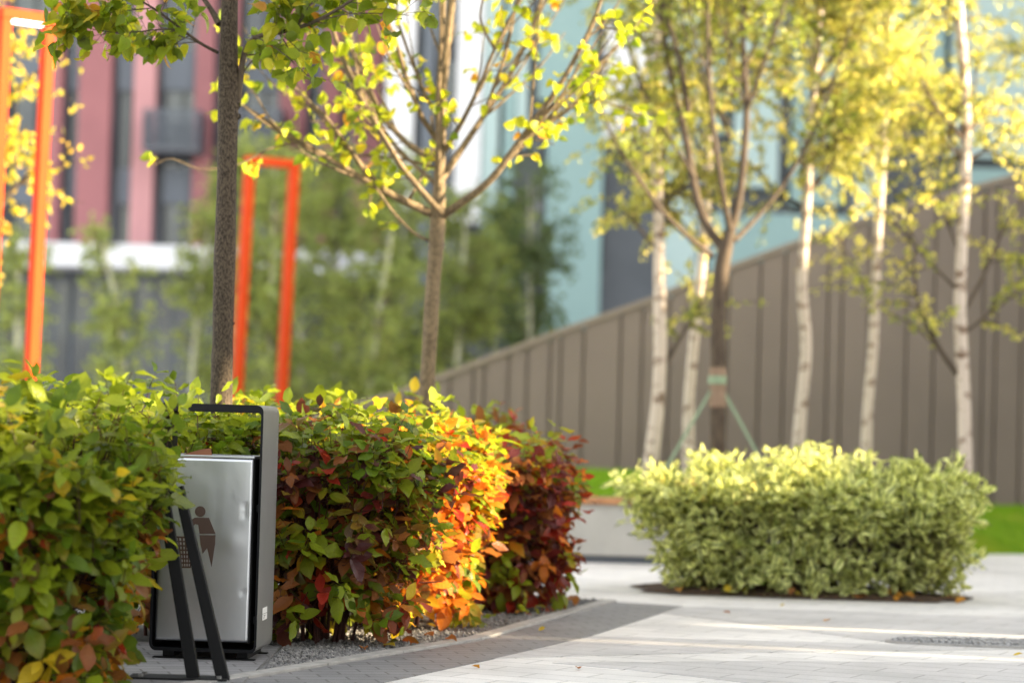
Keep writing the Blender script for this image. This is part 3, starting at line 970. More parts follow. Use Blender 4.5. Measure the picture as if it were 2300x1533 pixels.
    for j, p in enumerate(pairs):
        sv = sidev if j % 2 == 0 else nrm(np.cross(tdir, sidev))
        pos = T0 + (T - T0) * p
        for sg in (-1, 1):
            mk = rng.random(ntw) < .93
            n_ = mk.sum()
            fw = .45 if p < .95 else .8
            d = nrm(tdir * fw + sv * sg * .9 + np.array([0, 0, -droop]) + rng.normal(size=(ntw, 3)) * .28)
            up = nrm(np.array([0, 0, .75]) + outd * .55 + rng.normal(size=(ntw, 3)) * .30)
            L = rng.uniform(*Lf, ntw) * (1 - .22 * (p > .9))
            swap = rng.random((ntw, 1)) < .30
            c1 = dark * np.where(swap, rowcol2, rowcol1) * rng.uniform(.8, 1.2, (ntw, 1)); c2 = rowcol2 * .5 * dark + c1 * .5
            pos2 = pos + d * .010
            bag.add(*leaves(rng, pos2[mk], d[mk], up[mk], L[mk], rng.uniform(.85, 1.15, n_) * wr, kind, c1[mk], c2[mk], fold=.22, curl=.40))
    bag.build('leaves', MT[lm], t)
    return t

HI = 9; LO = -9
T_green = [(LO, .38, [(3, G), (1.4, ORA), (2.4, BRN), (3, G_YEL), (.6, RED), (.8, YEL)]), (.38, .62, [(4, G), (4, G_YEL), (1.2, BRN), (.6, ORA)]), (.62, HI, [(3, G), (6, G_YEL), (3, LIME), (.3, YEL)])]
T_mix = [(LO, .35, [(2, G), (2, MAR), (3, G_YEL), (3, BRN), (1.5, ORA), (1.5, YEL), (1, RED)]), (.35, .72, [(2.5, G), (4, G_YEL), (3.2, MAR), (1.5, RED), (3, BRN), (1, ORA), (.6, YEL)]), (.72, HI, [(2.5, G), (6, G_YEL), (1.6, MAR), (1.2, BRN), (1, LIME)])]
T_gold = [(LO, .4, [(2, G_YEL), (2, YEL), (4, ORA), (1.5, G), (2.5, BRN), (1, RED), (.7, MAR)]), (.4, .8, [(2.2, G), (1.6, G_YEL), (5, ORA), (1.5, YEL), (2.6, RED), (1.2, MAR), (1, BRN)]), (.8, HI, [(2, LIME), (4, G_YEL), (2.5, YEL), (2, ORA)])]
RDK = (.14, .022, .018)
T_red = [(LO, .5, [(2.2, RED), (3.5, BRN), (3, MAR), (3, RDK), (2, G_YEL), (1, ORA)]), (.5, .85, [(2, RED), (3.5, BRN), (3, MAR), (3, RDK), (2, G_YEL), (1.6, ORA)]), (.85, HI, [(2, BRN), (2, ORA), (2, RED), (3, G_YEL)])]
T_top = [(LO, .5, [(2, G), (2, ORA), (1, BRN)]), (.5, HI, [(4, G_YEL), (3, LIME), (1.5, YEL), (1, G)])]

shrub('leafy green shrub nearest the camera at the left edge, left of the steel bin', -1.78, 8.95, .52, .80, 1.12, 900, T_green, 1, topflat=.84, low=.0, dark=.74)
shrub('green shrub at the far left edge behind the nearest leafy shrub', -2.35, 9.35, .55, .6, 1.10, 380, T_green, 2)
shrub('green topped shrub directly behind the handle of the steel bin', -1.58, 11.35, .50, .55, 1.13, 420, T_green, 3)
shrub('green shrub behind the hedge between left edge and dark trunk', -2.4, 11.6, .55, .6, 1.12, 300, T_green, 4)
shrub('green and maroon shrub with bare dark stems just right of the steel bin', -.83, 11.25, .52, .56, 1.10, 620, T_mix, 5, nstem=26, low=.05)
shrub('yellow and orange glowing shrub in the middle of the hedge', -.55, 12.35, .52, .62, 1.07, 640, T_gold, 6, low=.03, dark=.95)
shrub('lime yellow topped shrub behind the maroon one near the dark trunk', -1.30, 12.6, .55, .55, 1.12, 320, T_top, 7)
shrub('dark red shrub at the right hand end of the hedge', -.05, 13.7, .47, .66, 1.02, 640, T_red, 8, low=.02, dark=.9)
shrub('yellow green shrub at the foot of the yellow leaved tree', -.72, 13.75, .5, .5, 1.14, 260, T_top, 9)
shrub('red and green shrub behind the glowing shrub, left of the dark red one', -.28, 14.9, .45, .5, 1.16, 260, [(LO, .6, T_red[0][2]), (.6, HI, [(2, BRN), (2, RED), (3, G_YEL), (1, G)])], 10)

T_var = [(LO, HI, [(3, (.075, .13, .016)), (2, (.13, .19, .025)), (2.4, (.03, .06, .010)), (.8, (.30, .34, .06)), (.12, (.36, .18, .05))])]
bc = (1.95, 15.7)
shrub('long low bush with cream edged green leaves on the paving under the birches', bc[0], bc[1], 1.13, .56, 0.87, 1350, T_var, 20, Lf=(.07, .13), group=None, wr=.19, low=.05, nstem=60, name='variegated_bush', lm='leaf_var', sm='twig_dark', pairs=(.3, .55, .8, 1.0), tw_len=(.08, .34), inner_=.62, droop=-.08, lumps=.075, topflat=.74)

# ================================================================== TREES
LIME_T = [(4, (.27, .31, .014)), (3, (.36, .37, .016)), (2, (.12, .18, .012)), (1, (.46, .38, .02)), (.4, (.50, .22, .02))]
LIME_D = [(5, (.095, .135, .007)), (4, (.16, .20, .010)), (2.5, (.28, .27, .014)), (.6, (.34, .15, .02))]

def stick(tb, pts, r0, r1, seg=10, K=None):
    K = K or max(6, len(pts) * 3)
    P, R = resample(pts, np.linspace(r0, r1, len(pts)), K)
    tb.add(P[None], R[None], seg)
    return P, R

def dress(rng, tb, bag, P, R, ntw, t0, tw_len, table, Lf, nl=4, kind='lime', wr=.42, grav=.1, ang=(.5, 1.2), stalk=.03, lean_=.22, rs=.4):
    """short twigs with leaves along a branch"""
    C, R2 = grow(rng, P[None], R[None], ntw, t0, 1.0, tw_len, ang, grav, .12, 5, rs, .4, .3)
    R2 = np.maximum(np.minimum(R2, .004), .0013)
    tb.add(C, R2, 4)
    N = len(C)
    for j in range(nl):
        p = (.45, .7, 1.0, .85, .3)[j % 5]
        k = int(round(p * 4))
        pos = C[:, k]
        d = nrm(nrm(C[:, min(k + 1, 4)] - C[:, max(k - 1, 0)]) * .5 + rng.normal(size=(N, 3)) * .6 + np.array([0, 0, -.12]))
        L = rng.uniform(*Lf, N)
        pos2 = pos + d * stalk
        tb.add(np.stack([pos, pos2], 1), np.full((N, 2), .0009), 3)
        d2 = nrm(d + np.array([0, 0, -lean_]) + rng.normal(size=(N, 3)) * .4)
        up = nrm(rng.normal(size=(N, 3)) * .6 + np.array([0, -.1, .7]))
        c1 = pick(rng, N, table); c2 = c1 * .6 + pick(rng, N, table) * .4
        bag.add(*leaves(rng, pos2, d2, up, L, np.full(N, wr), kind, c1, c2, fold=.42, curl=.85))

# --- tree 1: dark lime by the bin
D1 = 11.75
rng = np.random.default_rng(31)
base = at(497, 1000, D1)
t1 = thing('lime_tree', 'near lime tree with dark rough trunk and green leaves rising behind the steel bin', 'tree', (base[0], D1, 0))
off1 = np.array([base[0], D1, 0])
def a1(px, py, dy=0.0): return at(px, py, D1 + dy) - off1
tb = TubeBag(); bag = LeafBag(); br_ = TubeBag()
tr = [np.array([0.0, 0, 0]), a1(498, 860), a1(503, 640), a1(510, 380), a1(513, 200), a1(514, 60), a1(520, -120), a1(530, -420), a1(520, -900)]
P, R = resample(tr, [.062, .054, .052, .050, .049, .043, .036, .028, .010], 70)
R = R * (1 + .05 * np.sin(np.linspace(0, 40, 70)) * rng.random(70))
# knots where branches were cut
tb.add(P[None], R[None], 20)
for (kx, ky, kr) in ((538, 235, .028), (530, 95, .026), (479, 590, .010), (528, 480, .010), (527, 725, .009), (490, 260, .010), (540, 260, .02)):
    c_ = a1(kx, ky, -.01); cc = a1(510, ky + 6, 0)
    pk, rk = resample([cc, cc * .4 + c_ * .6, c_], [kr * 1.8, kr * 1.3, kr * .5], 7)
    tb.add(pk[None], rk[None], 10)
tb.build('trunk', MT['bark_dark'], t1)
limbs = [
    ([a1(534, 232), a1(541, 170), a1(546, 115), a1(566, 80, -.05), a1(640, 73, -.1), a1(715, 47, -.2), a1(790, 2, -.3), a1(880, -70, -.4)], .017, .006, 12),
    ([a1(488, 118), a1(452, 100, -.1), a1(408, 66, -.2), a1(345, 18, -.3), a1(290, -12, -.4), a1(200, -60, -.5)], .009, .003, 14),
    ([a1(492, 55), a1(478, 25, .05), a1(450, -12, .1), a1(400, -90, .2), a1(330, -190, .3)], .016, .006, 9),
    ([a1(408, 66, -.2), a1(350, 66, -.25), a1(290, 75, -.3), a1(220, 70, -.35), a1(150, 50, -.4)], .004, .0015, 16),
    ([a1(452, 100, -.1), a1(420, 84, 0), a1(365, 78, .1), a1(300, 72, .1)], .004, .0015, 8),
    ([a1(345, 18, -.3), a1(280, 25, -.35), a1(210, 25, -.4), a1(165, 20, -.4)], .003, .0015, 11),
    ([a1(640, 73, -.1), a1(680, 30, -.1), a1(720, -20, -.1)], .005, .002, 6),
    ([a1(566, 80, -.05), a1(600, 95, -.2), a1(650, 130, -.3), a1(690, 170, -.35)], .004, .0015, 6),
    ([a1(715, 47, -.2), a1(780, 30, -.3), a1(850, 30, -.35), a1(920, 35, -.4)], .004, .0015, 5),
    ([a1(541, 170), a1(570, 130, .1), a1(620, 105, .2), a1(680, 95, .2)], .004, .0015, 7),
    ([a1(560, 0), a1(590, -5, -.1), a1(650, 10, -.2)], .004, .0015, 8),
]
for i in range(16):   # limbs of the crown above the picture
    z0 = at(514, -140 - i * 45, D1)[2]
    a = i * 2.4
    p0 = np.array([a1(520, -140)[0], 0, z0]); ln = 1.5 - i * .06
    limbs.append(([p0, p0 + np.array([cos(a) * .4 * ln, sin(a) * .4 * ln, .25]), p0 + np.array([cos(a) * ln, sin(a) * ln, .8])], .014, .003, 14))
for pts, r0, r1, ntw in limbs:
    P, R = stick(br_, pts, r0, r1, 8)
    dress(rng, br_, bag, P, R, int(ntw * 1.7), .15, (.06, .24), LIME_D, (.060, .095), 3, grav=-.1)
br_.build('branches', MT['bark_grey'], t1)
bag.build('leaves', MT['leaf_lime'], t1)

# --- tree 2: yellow young lime
D2 = 14.6
rng = np.random.default_rng(32)
base = at(957, 1000, D2)
t2 = thing('lime_tree', 'young lime tree with fanned sunlit branches and yellow leaves in the middle', 'tree', (base[0], D2, 0))
off2 = np.array([base[0], D2, 0])
def a2(px, py, dy=0.0): return at(px, py, D2 + dy) - off2
tb = TubeBag(); bag = LeafBag(); br_ = TubeBag()
P, R = resample([np.array([-.02, 0, 0]), a2(957, 900), a2(966, 760), a2(972, 640), a2(982, 530), a2(984, 480), a2(988, 380), a2(990, 250), a2(1003, 100), a2(1022, -60), a2(1030, -400), a2(1030, -800)],
                [.054, .047, .046, .045, .047, .046, .034, .029, .027, .024, .016, .006], 80)
rr = R * (1 + .03 * np.sin(np.linspace(0, 70, 80)))
tb.add(P[None], rr[None], 18)
tb.build('trunk', MT['bark_mid'], t2)
fork = (985, 478)
limbs = [
    # right side fan
    ([a2(992, 486), a2(1030, 460, -.1), a2(1100, 410, -.2), a2(1180, 300, -.25), a2(1260, 190, -.3), a2(1330, 60, -.35), a2(1370, -60, -.4)], .022, .006, 24),
    ([a2(1070, 432, -.1), a2(1130, 370, 0), a2(1230, 270, .1), a2(1330, 160, .1), a2(1420, 70, .1), a2(1470, 0, .1)], .012, .004, 22),
    ([a2(994, 400), a2(1030, 345, .1), a2(1080, 270, .2), a2(1140, 180, .3), a2(1190, 80, .35), a2(1230, -40, .4)], .018, .007, 16),
    ([a2(998, 340), a2(1030, 290, -.1), a2(1075, 200, -.2), a2(1110, 110, -.3), a2(1180, -20, -.35)], .013, .005, 14),
    ([a2(1110, 110, -.3), a2(1075, 45, -.3), a2(1090, -30, -.3)], .007, .003, 5),
    ([a2(1085, 265, .2), a2(1140, 110, .1), a2(1160, 0, .1), a2(1185, -80, .1)], .010, .004, 11),
    # upright
    ([a2(984, 430), a2(985, 330, -.15), a2(982, 230, -.2), a2(992, 110, -.25), a2(996, 0, -.3), a2(1000, -100, -.3)], .014, .008, 12),
    # left side fan
    ([a2(975, 482), a2(930, 462, -.05), a2(855, 425, -.15), a2(760, 370, -.2), a2(680, 320, -.25), a2(610, 280, -.3), a2(550, 240, -.3)], .022, .006, 18),
    ([a2(840, 420, -.1), a2(790, 340, -.2), a2(730, 260, -.25), a2(680, 215, -.3), a2(630, 170, -.3), a2(560, 120, -.3)], .012, .004, 18),
    ([a2(992, 478, -.1), a2(960, 445, -.2), a2(905, 380, -.3), a2(855, 300, -.35), a2(800, 200, -.4), a2(760, 110, -.45), a2(730, 10, -.5), a2(715, -60, -.5)], .016, .007, 20),
    ([a2(975, 358, .1), a2(920, 330, .2), a2(865, 270, .3), a2(815, 190, .3), a2(790, 110, .35), a2(740, 30, .4), a2(700, -60, .4)], .017, .006, 18),
    ([a2(975, 410), a2(930, 370, .2), a2(880, 320, .3), a2(830, 240, .35), a2(790, 160, .35)], .011, .006, 10),
    ([a2(978, 310), a2(945, 260, -.2), a2(910, 170, -.3), a2(890, 90, -.35), a2(850, 0, -.4), a2(830, -60, -.4)], .013, .006, 16),
    ([a2(985, 270, -.1), a2(960, 225, -.2), a2(925, 140, -.2), a2(890, 40, -.25), a2(870, -40, -.3)], .009, .005, 10),
    ([a2(962, 540), a2(930, 525, -.1), a2(885, 480, -.2), a2(850, 430, -.25), a2(838, 410, -.25)], .008, .004, 5),
    ([a2(975, 375), a2(900, 355, 0), a2(830, 350, 0), a2(730, 350, 0)], .007, .003, 12),
    ([a2(920, 446), a2(945, 400, .2), a2(975, 340, .3), a2(968, 260, .3)], .008, .004, 5),
    ([a2(550, 240, -.3), a2(520, 225, -.3), a2(490, 222, -.3)], .003, .0015, 5),
    ([a2(680, 320, -.25), a2(610, 330, -.3), a2(540, 370, -.35), a2(450, 385, -.4), a2(380, 350, -.4), a2(345, 372, -.4)], .005, .0018, 8),
    ([a2(1270, 250, .1), a2(1330, 225, .1), a2(1400, 240, .1), a2(1450, 265, .1)], .004, .0018, 9),
    ([a2(1180, 312, 0), a2(1220, 316, 0), a2(1245, 325, 0)], .004, .0018, 4),
    ([a2(1330, 60, -.2), a2(1420, 70, -.2), a2(1500, 75, -.2)], .004, .0018, 9),
]
for i in range(22):
    z0 = at(1020, -80 - i * 30, D2)[2]
    a = i * 2.4 + 1
    p0 = np.array([a2(1024, -100)[0], 0, z0]); ln = 1.5 - i * .04
    limbs.append(([p0, p0 + np.array([cos(a) * .35 * ln, sin(a) * .35 * ln, .3]), p0 + np.array([cos(a) * ln, sin(a) * ln, 1.1])], .014, .003, 13))
for i_l, (pts, r0, r1, ntw) in enumerate(limbs):
    P, R = stick(br_, pts, r0 * 1.3, r1 * 1.7, 8, K=max(10, len(pts) * 4))
    # swollen nodes along the young wood
    dress(rng, br_, bag, P, R, int(ntw * .5), .12, (.04, .20), LIME_T, (.05, .085), 3, grav=-.05)
    if ntw > 9 and i_l < 22:
        C, R2 = grow(rng, P[None], R[None], max(3, ntw // 4), .15, .85, (.55, 1.1), (.25, .55), .7, .05, 9, .55, .35, .45)
        br_.add(C, R2, 6)
        for c_, r_2 in zip(C, R2):
            dress(rng, br_, bag, c_, r_2, 2, .25, (.03, .14), LIME_T, (.05, .085), 3, grav=-.05)
br_.build('branches', MT['bark_mid'], t2)
bag.build('leaves', MT['leaf_lime'], t2)

# --- dark upright tree with green tie straps
BIRCH_Y = [(4, (.38, .36, .10)), (4, (.25, .26, .065)), (3, (.11, .135, .03)), (1.6, (.52, .44, .16))]
BIRCH_G = [(4, (.17, .20, .035)), (3, (.18, .21, .04)), (2, (.08, .11, .022)), (.7, (.34, .30, .05))]
def crown(rng, tb, bag, P, R, n1, t0, t1, len1, ang1, g1, n2, len2, g2, nleaf, Lf, table, extra=None, wr=.36, n3=0, kf='small', rmax=.03, tlow=.18):
    C, R2 = grow(rng, P[None], np.minimum(R, rmax)[None], n1, t0, t1, len1, ang1, g1, .10, 8, .6, .25, .55)
    tb.add(C, R2, 6)
    if extra is not None:
        C = np.concatenate([C] + [e[0][None] for e in extra]); R2 = np.concatenate([R2] + [e[1][None] for e in extra])
    C2, R3 = grow(rng, C, np.maximum(R2, .003), n2, tlow, 1.0, len2, (.4, 1.2), g2, .14, 6, .5, .4, .3)
    R3 = np.clip(R3, .0018, .008)
    tb.add(C2, R3, 4)
    src = C2
    if n3:
        C3, R4 = grow(rng, C2, R3, n3, .2, 1, (len2[0] * .5, len2[1] * .55), (.4, 1.1), g2 * 1.2, .14, 5, .6, .5, .2)
        R4 = np.clip(R4, .0012, .004)
        tb.add(C3, R4, 3)
        src = C3
    N, K, _ = src.shape
    idx = np.repeat(np.arange(N), nleaf)
    tt = rng.uniform(.15, 1, len(idx)) * (K - 1)
    i0 = np.clip(tt.astype(int), 0, K - 2); f = (tt - i0)[:, None]
    pos = src[idx, i0] * (1 - f) + src[idx, i0 + 1] * f
    n_ = len(pos)
    pos = pos + rng.normal(size=(n_, 3)) * .02
    d = nrm(rng.normal(size=(n_, 3)) * .6 + np.array([0, 0, -.8]))
    up = nrm(rng.normal(size=(n_, 3)))
    tone = pick(rng, N, table)[idx]
    c1 = tone * .5 + pick(rng, n_, table) * .5
    bag.add(*leaves(rng, pos, d, up, rng.uniform(*Lf, n_), np.full(n_, wr), kf, c1, c1, fold=.3, curl=.3))

D3 = 19.4
rng = np.random.default_rng(33)
base = at(1610, 1050, D3)
lz = lawn_z(base[0], D3)
t3 = thing('upright_tree', 'dark trunked vase shaped tree tied with green straps among the white birches', 'tree', (base[0], D3, lz))
off3 = np.array([base[0], D3, lz])
def a3(px, py, dy=0.0): return at(px, py, D3 + dy) - off3
tb = TubeBag(); bag = LeafBag(); br_ = TubeBag()
P, R = resample([np.array([0, 0, -.05]), a3(1612, 980), a3(1612, 850), a3(1612, 720), a3(1618, 620), a3(1628, 560), a3(1640, 520)], [.072, .062, .062, .058, .062, .060, .045], 30)
tb.add(P[None], R[None], 16); tb.build('trunk', MT['bark_grey'], t3)
ex = []
for pts, r0, r1 in [
    ([a3(1628, 560), a3(1590, 530, .1), a3(1560, 440, .2), a3(1545, 320, .3), a3(1520, 230, .35), a3(1490, 90, .4), a3(1480, -60, .4)], .045, .02),
    ([a3(1545, 250, .3), a3(1530, 150, .1), a3(1500, 40, 0), a3(1470, -60, 0)], .03, .012),
    ([a3(1640, 525), a3(1662, 450, 0), a3(1670, 360, 0), a3(1680, 240, 0), a3(1672, 160, .1), a3(1665, 30, .1), a3(1690, -80, .1)], .038, .018),
    ([a3(1640, 520), a3(1625, 450, -.2), a3(1610, 350, -.3), a3(1595, 240, -.3), a3(1590, 100, -.3), a3(1590, -50, -.3)], .028, .014),
    ([a3(1600, 575), a3(1560, 545, -.2), a3(1490, 480, -.4), a3(1430, 400, -.5), a3(1370, 300, -.5), a3(1330, 200, -.5)], .024, .008),
    ([a3(1650, 540), a3(1700, 490, .2), a3(1760, 420, .3), a3(1850, 260, .4), a3(1890, 120, .5), a3(1930, 0, .5)], .022, .008),
    ([a3(1560, 400, .2), a3(1500, 300, .3), a3(1430, 180, .3), a3(1400, 60, .3)], .018, .007),
    ([a3(1680, 240, 0), a3(1720, 130, -.2), a3(1760, 20, -.3), a3(1790, -80, -.3)], .02, .008)]:
    Pb, Rb = resample(pts, np.linspace(r0, r1, len(pts)), 16)
    br_.add(Pb[None], Rb[None], 9)
    q8, r8 = resample(Pb, Rb, 8)
    ex.append((q8, r8))
Pt, Rt = resample([a3(1640, 430), a3(1640, 100), a3(1640, -250), a3(1640, -600)], [.03, .02, .015, .006], 16)
crown(rng, br_, bag, Pt, Rt, 16, .1, 1, (.9, 1.6), (.4, .8), .5, 12, (.35, .8), .2, 15, (.035, .06), BIRCH_G, ex, tlow=.42)
br_.build('branches', MT['bark_grey'], t3)
bag.build('leaves', MT['leaf_birch'], t3)
m = MB()
Pq, Rq = resample([a3(1612, 985), a3(1612, 900), a3(1612, 825)], [.069, .069, .067], 10)
Rq = Rq * (1 + .05 * np.sin(np.linspace(0, 16, 10)))
m.tube(Pq[4:], Rq[4:], 16); m.build('trunk_wrap', MT['wrap'], t3, smooth=True)
# straps
hub = at(1611, 852, D3)
s_ = thing('tree_tie', 'green webbing straps tied round the dark trunk and pegged into the lawn', 'tree tie', (hub[0], hub[1], 0))
m = MB(); V0 = hub - np.array([hub[0], hub[1], 0])
m.tube([V0 + np.array([0, 0, -.035]), V0 + np.array([0, 0, .03])], [.074, .074], 18)
m.build('collar', MT['strap'], s_)
for px_, py_, dy in ((1765, 1040, -.2), (1455, 1060, -.25), (1600, 1020, 1.3)):
    e = at(px_, py_, D3 + dy); e[2] = lawn_z(e[0], e[1]) - .02
    e = e - np.array([hub[0], hub[1], 0])
    m = MB(); m.bar(V0, e, .024, .004, up=(0, 1, 0)); m.build('strap', MT['strap'], s_)
    m = MB(); m.bar(e + np.array([0, 0, -.12]), e + np.array([0, 0, .06]), .03, .03, up=(0, 1, 0)); m.build('peg', MT['wood'], s_)

# --- white birches on the lawn
def birch(label, D, pts, r0, seed, table, n1=36, t0=.38, Lf=(.032, .052), n2=13, nleaf=24, top=-500, lean_top=0, group='birches standing on the lawn', len1=(.9, 1.7), extra=(), bark='birch', ground=None, ang=(.6, 1.1), g1=.25, g2=-.8, rtop=.008, len2=(.35, .8), n3=0, hs=1.0, kf='small', wr=.38, name='birch_tree'):
    rng = np.random.default_rng(seed)
    p0 = at(pts[0][0], pts[0][1], D)
    z0 = lawn_z(p0[0], D) if ground is None else ground
    t = thing(name, label, 'tree', (p0[0], D, z0), 0, group)
    o = np.array([p0[0], D, z0])
    path = [np.array([at(pts[0][0], pts[0][1], D)[0] - o[0], 0, -.05])] + [at(a, b, D + .0) - o for a, b in pts]
    if path[1][2] < .05: path.pop(1)
    last = pts[-1]
    path += [at(last[0] + lean_top, top * .5 + last[1] * .5, D + .1) - o, at(last[0] + lean_top * 1.6, top, D) - o]
    K = 40; r0 = r0 * .80
    P, R = resample(path, np.concatenate([np.linspace(r0, r0 * .55, len(path) - 1), [rtop]]), K)
    tb = TubeBag(); bag = LeafBag(); br_ = TubeBag()
    tb.add(P[None], (R * (1 + .04 * np.sin(np.linspace(0, 30, K))))[None], 14)
    tb.build('trunk', MT[bark], t)
    ex = []
    for (epts, er) in extra:
        Pb, Rb = resample([at(a, b, D + c) - o for a, b, c in epts], np.linspace(er, er * .35, len(epts)), 14)
        br_.add(Pb[None], Rb[None], 8)
        if len(epts) > 2: ex.append(resample(Pb, Rb, 8))
    crown(rng, br_, bag, P, R, n1, t0, .97, len1, ang, g1, n2, len2, g2, nleaf, Lf, table, ex or None, n3=n3, kf=kf, wr=wr)
    br_.build('branches', MT['twig_dark'] if bark == 'birch_far' else MT['bark_grey'], t)
    bag.build('leaves', MT['leaf_birch'], t)
    return t

birch('white birch with leaning trunk and a low side branch, leftmost on the lawn', 20.4, [(1455, 1090), (1462, 1030), (1478, 920), (1484, 800), (1482, 690), (1480, 560), (1478, 420), (1470, 250), (1480, 60)], .085, 41, BIRCH_Y,
      extra=[([(1485, 838, 0), (1515, 780, .1), (1555, 715, .2), (1600, 640, .3)], .022)], t0=.30, len1=(.6, 1.2))
birch('slender white birch close left of the strapped dark tree', 21.5, [(1548, 1080), (1548, 1040), (1545, 920), (1555, 800), (1565, 700), (1575, 610), (1585, 500), (1592, 350), (1590, 60)], .075, 42, BIRCH_Y, t0=.42)
birch('white birch with curved sunlit trunk right of the green strap', 21.0, [(1790, 1060), (1792, 1010), (1800, 900), (1813, 800), (1812, 740), (1798, 660), (1805, 560), (1812, 460), (1820, 300), (1840, 60)], .075, 43, BIRCH_Y, t0=.40)
birch('straight thin white birch behind the middle of the cream edged bush', 22.5, [(1945, 1080), (1945, 1000), (1950, 900), (1962, 780), (1966, 640), (1972, 520), (1980, 380), (1990, 200), (2000, 30)], .070, 44, BIRCH_Y, t0=.40,
      extra=[([(1968, 700, 0), (1930, 620, -.1), (1880, 530, -.2)], .012)])
birch('rightmost white birch with warm pink bark and many bare side branches', 20.0, [(2168, 1080), (2168, 1000), (2166, 900), (2160, 800), (2155, 700), (2160, 560), (2165, 430), (2172, 300), (2165, 150), (2150, 0)], .080, 45, BIRCH_Y, t0=.46, len1=(.6, 1.25), n1=32, n2=12,
      extra=[([(2150, 840, 0), (2100, 770, -.1), (2065, 700, -.15), (2052, 620, -.2), (2055, 560, -.2)], .024), ([(2170, 745, 0), (2240, 690, .1), (2310, 640, .2)], .016),
             ([(2150, 650, 0), (2080, 580, -.1), (2010, 500, -.2), (1940, 430, -.3)], .014), ([(2170, 690, 0), (2210, 620, .2), (2240, 540, .3), (2300, 440, .4)], .018), ([(2152, 560, 0), (2120, 480, 0), (2090, 380, 0)], .012)])
birch('birch at the far right edge with only its leafy branches in view', 23.5, [(2420, 1080), (2420, 900), (2415, 600), (2400, 300), (2380, 50)], .08, 46, BIRCH_Y, t0=.42, len1=(.7, 1.3), n1=22)
birch('birch at the far left edge with golden leaves behind the tall orange frame', 19.0, [(-40, 1000), (-45, 800), (-30, 500), (-40, 200), (-50, 0)], .085, 47, [(3, (.40, .34, .04)), (2, (.5, .32, .05)), (1, (.25, .26, .03))], n1=34, t0=.36, n2=10, nleaf=10, len1=(.8, 1.5), ground=0, group=None, Lf=(.05, .07),
      extra=[([(-45, 560, 0), (10, 450, 0), (60, 390, 0), (90, 380, 0)], .02)])

# --- far green grove, each tree its own
FG = [(4, (.19, .235, .075)), (3, (.23, .265, .08)), (2, (.15, .195, .07)), (1, (.26, .28, .08))]
far = [(285, 38, 'far birch with pale thin trunk between the tall orange frame and the dark trunk', 0, .55, 15, -30),
       (425, 42, 'far birch with leaning pale trunk just left of the dark trunk', 0, .5, 15, 25),
       (40, 40, 'far birch behind the tall orange frame near the left edge', 0, .5, 12, 0),
       (600, 40, 'far birch seen inside the orange frame of the middle', 1, .25, 40, 10),
       (683, 43, 'far birch just right of the middle orange frame', 1, .25, 40, -20),
       (820, 40, 'far birch with tall pale trunk left of the yellow leaved tree', 1, .25, 40, 40),
       (755, 47, 'far green tree filling the gap between two pale birch trunks', 1, .15, 44, 0),
       (905, 46, 'far green tree directly behind the yellow leaved tree', 1, .15, 44, 0),
       (1020, 43, 'far birch just right of the yellow leaved tree trunk', 1, .2, 44, 15),
       (1110, 47, 'far green tree left of the teal building front', 1, .15, 44, 0),
       (1190, 44, 'far dark green tree at the right end of the grove', 2, .1, 40, 0),
       (520, 48, 'far green tree mostly hidden by the dark trunk', 1, .3, 26, 0)]
for i, (px_, D, lab, dense, t0, n1, ln) in enumerate(far):
    D += 6
    if not dense: t0 = .12; n1 = 24
    else: t0 = .05; n1 = 60
    tp = {0: 540, 1: 400, 2: 330}[dense] - (i * 37 % 60)
    if px_ > 980: tp = 420 + (i * 31 % 50)
    if dense == 2: tp = 400
    tab = FG if dense < 2 else [(3, (.07, .105, .045)), (2, (.10, .14, .05))]
    birch(lab, D, [(px_, 990), (px_ + ln * .4, 800), (px_ + ln, 640)], .085 if dense < 2 else .07, 60 + i, tab, n1=n1, t0=t0, Lf=(.08, .13), n2=9, nleaf=9 if dense else 8, top=tp, lean_top=ln * .5,
          group='far green grove', len1=(.9, 1.7) if dense else (.6, 1.1), bark='birch_far', ground=0, g2=-.5, len2=(.4, .9), ang=(.5, 1.2))

# ================================================================== BUILDINGS
def wbox(m, x0, x1, y0, y1, D, d0, d1, o, mi=0):
    """a block on a facade at distance D, given by its edges as surveyed in the photo (x0..x1, top y0..bottom y1), from d0 to d1 deep"""
    a = at(x0, (y0 + y1) / 2, D); b = at(x1, (y0 + y1) / 2, D)
    xm = (x0 + x1) / 2
    zt = at(xm, y0, D)[2]; zb = max(at(xm, y1, D)[2], 0)
    m.box(a[0] - o[0], b[0] - o[0], D + d0 - o[1], D + d1 - o[1], zb, zt)
RDt = 66.0
o = at(430, 900, RDt)
red = thing('pink_building', 'pink and red building with tall dark windows above a white band', 'building', (o[0], RDt, 0))
m = MB(); wbox(m, -700, 872, -900, 1010, RDt, .5, 12, o); m.build('wall', MT['slate'], red)
pil = [(-640, -560, 0), (-500, -440, 1), (-380, -300, 0), (-240, -180, 0), (-120, -60, 1), (2, 22, 0), (128, 152, 0), (190, 262, 0), (313, 362, 1), (450, 492, 0), (520, 545, 0), (640, 700, 0), (735, 775, 0), (806, 868, 0)]
for a, b, l_ in pil:
    m = MB(); wbox(m, a, b, -900, 552, RDt, 0, .498, o); m.build('facade_pier', MT['pinklight' if l_ else 'pink'], red)
edges = [(-60, 2), (22, 128), (152, 190), (262, 313), (362, 450), (545, 640), (700, 735), (775, 806)]
rows = [(-150, -60), (110, 200), (375, 455)]
wins = [(-320, -150), (-60, 110), (200, 375), (455, 552)]
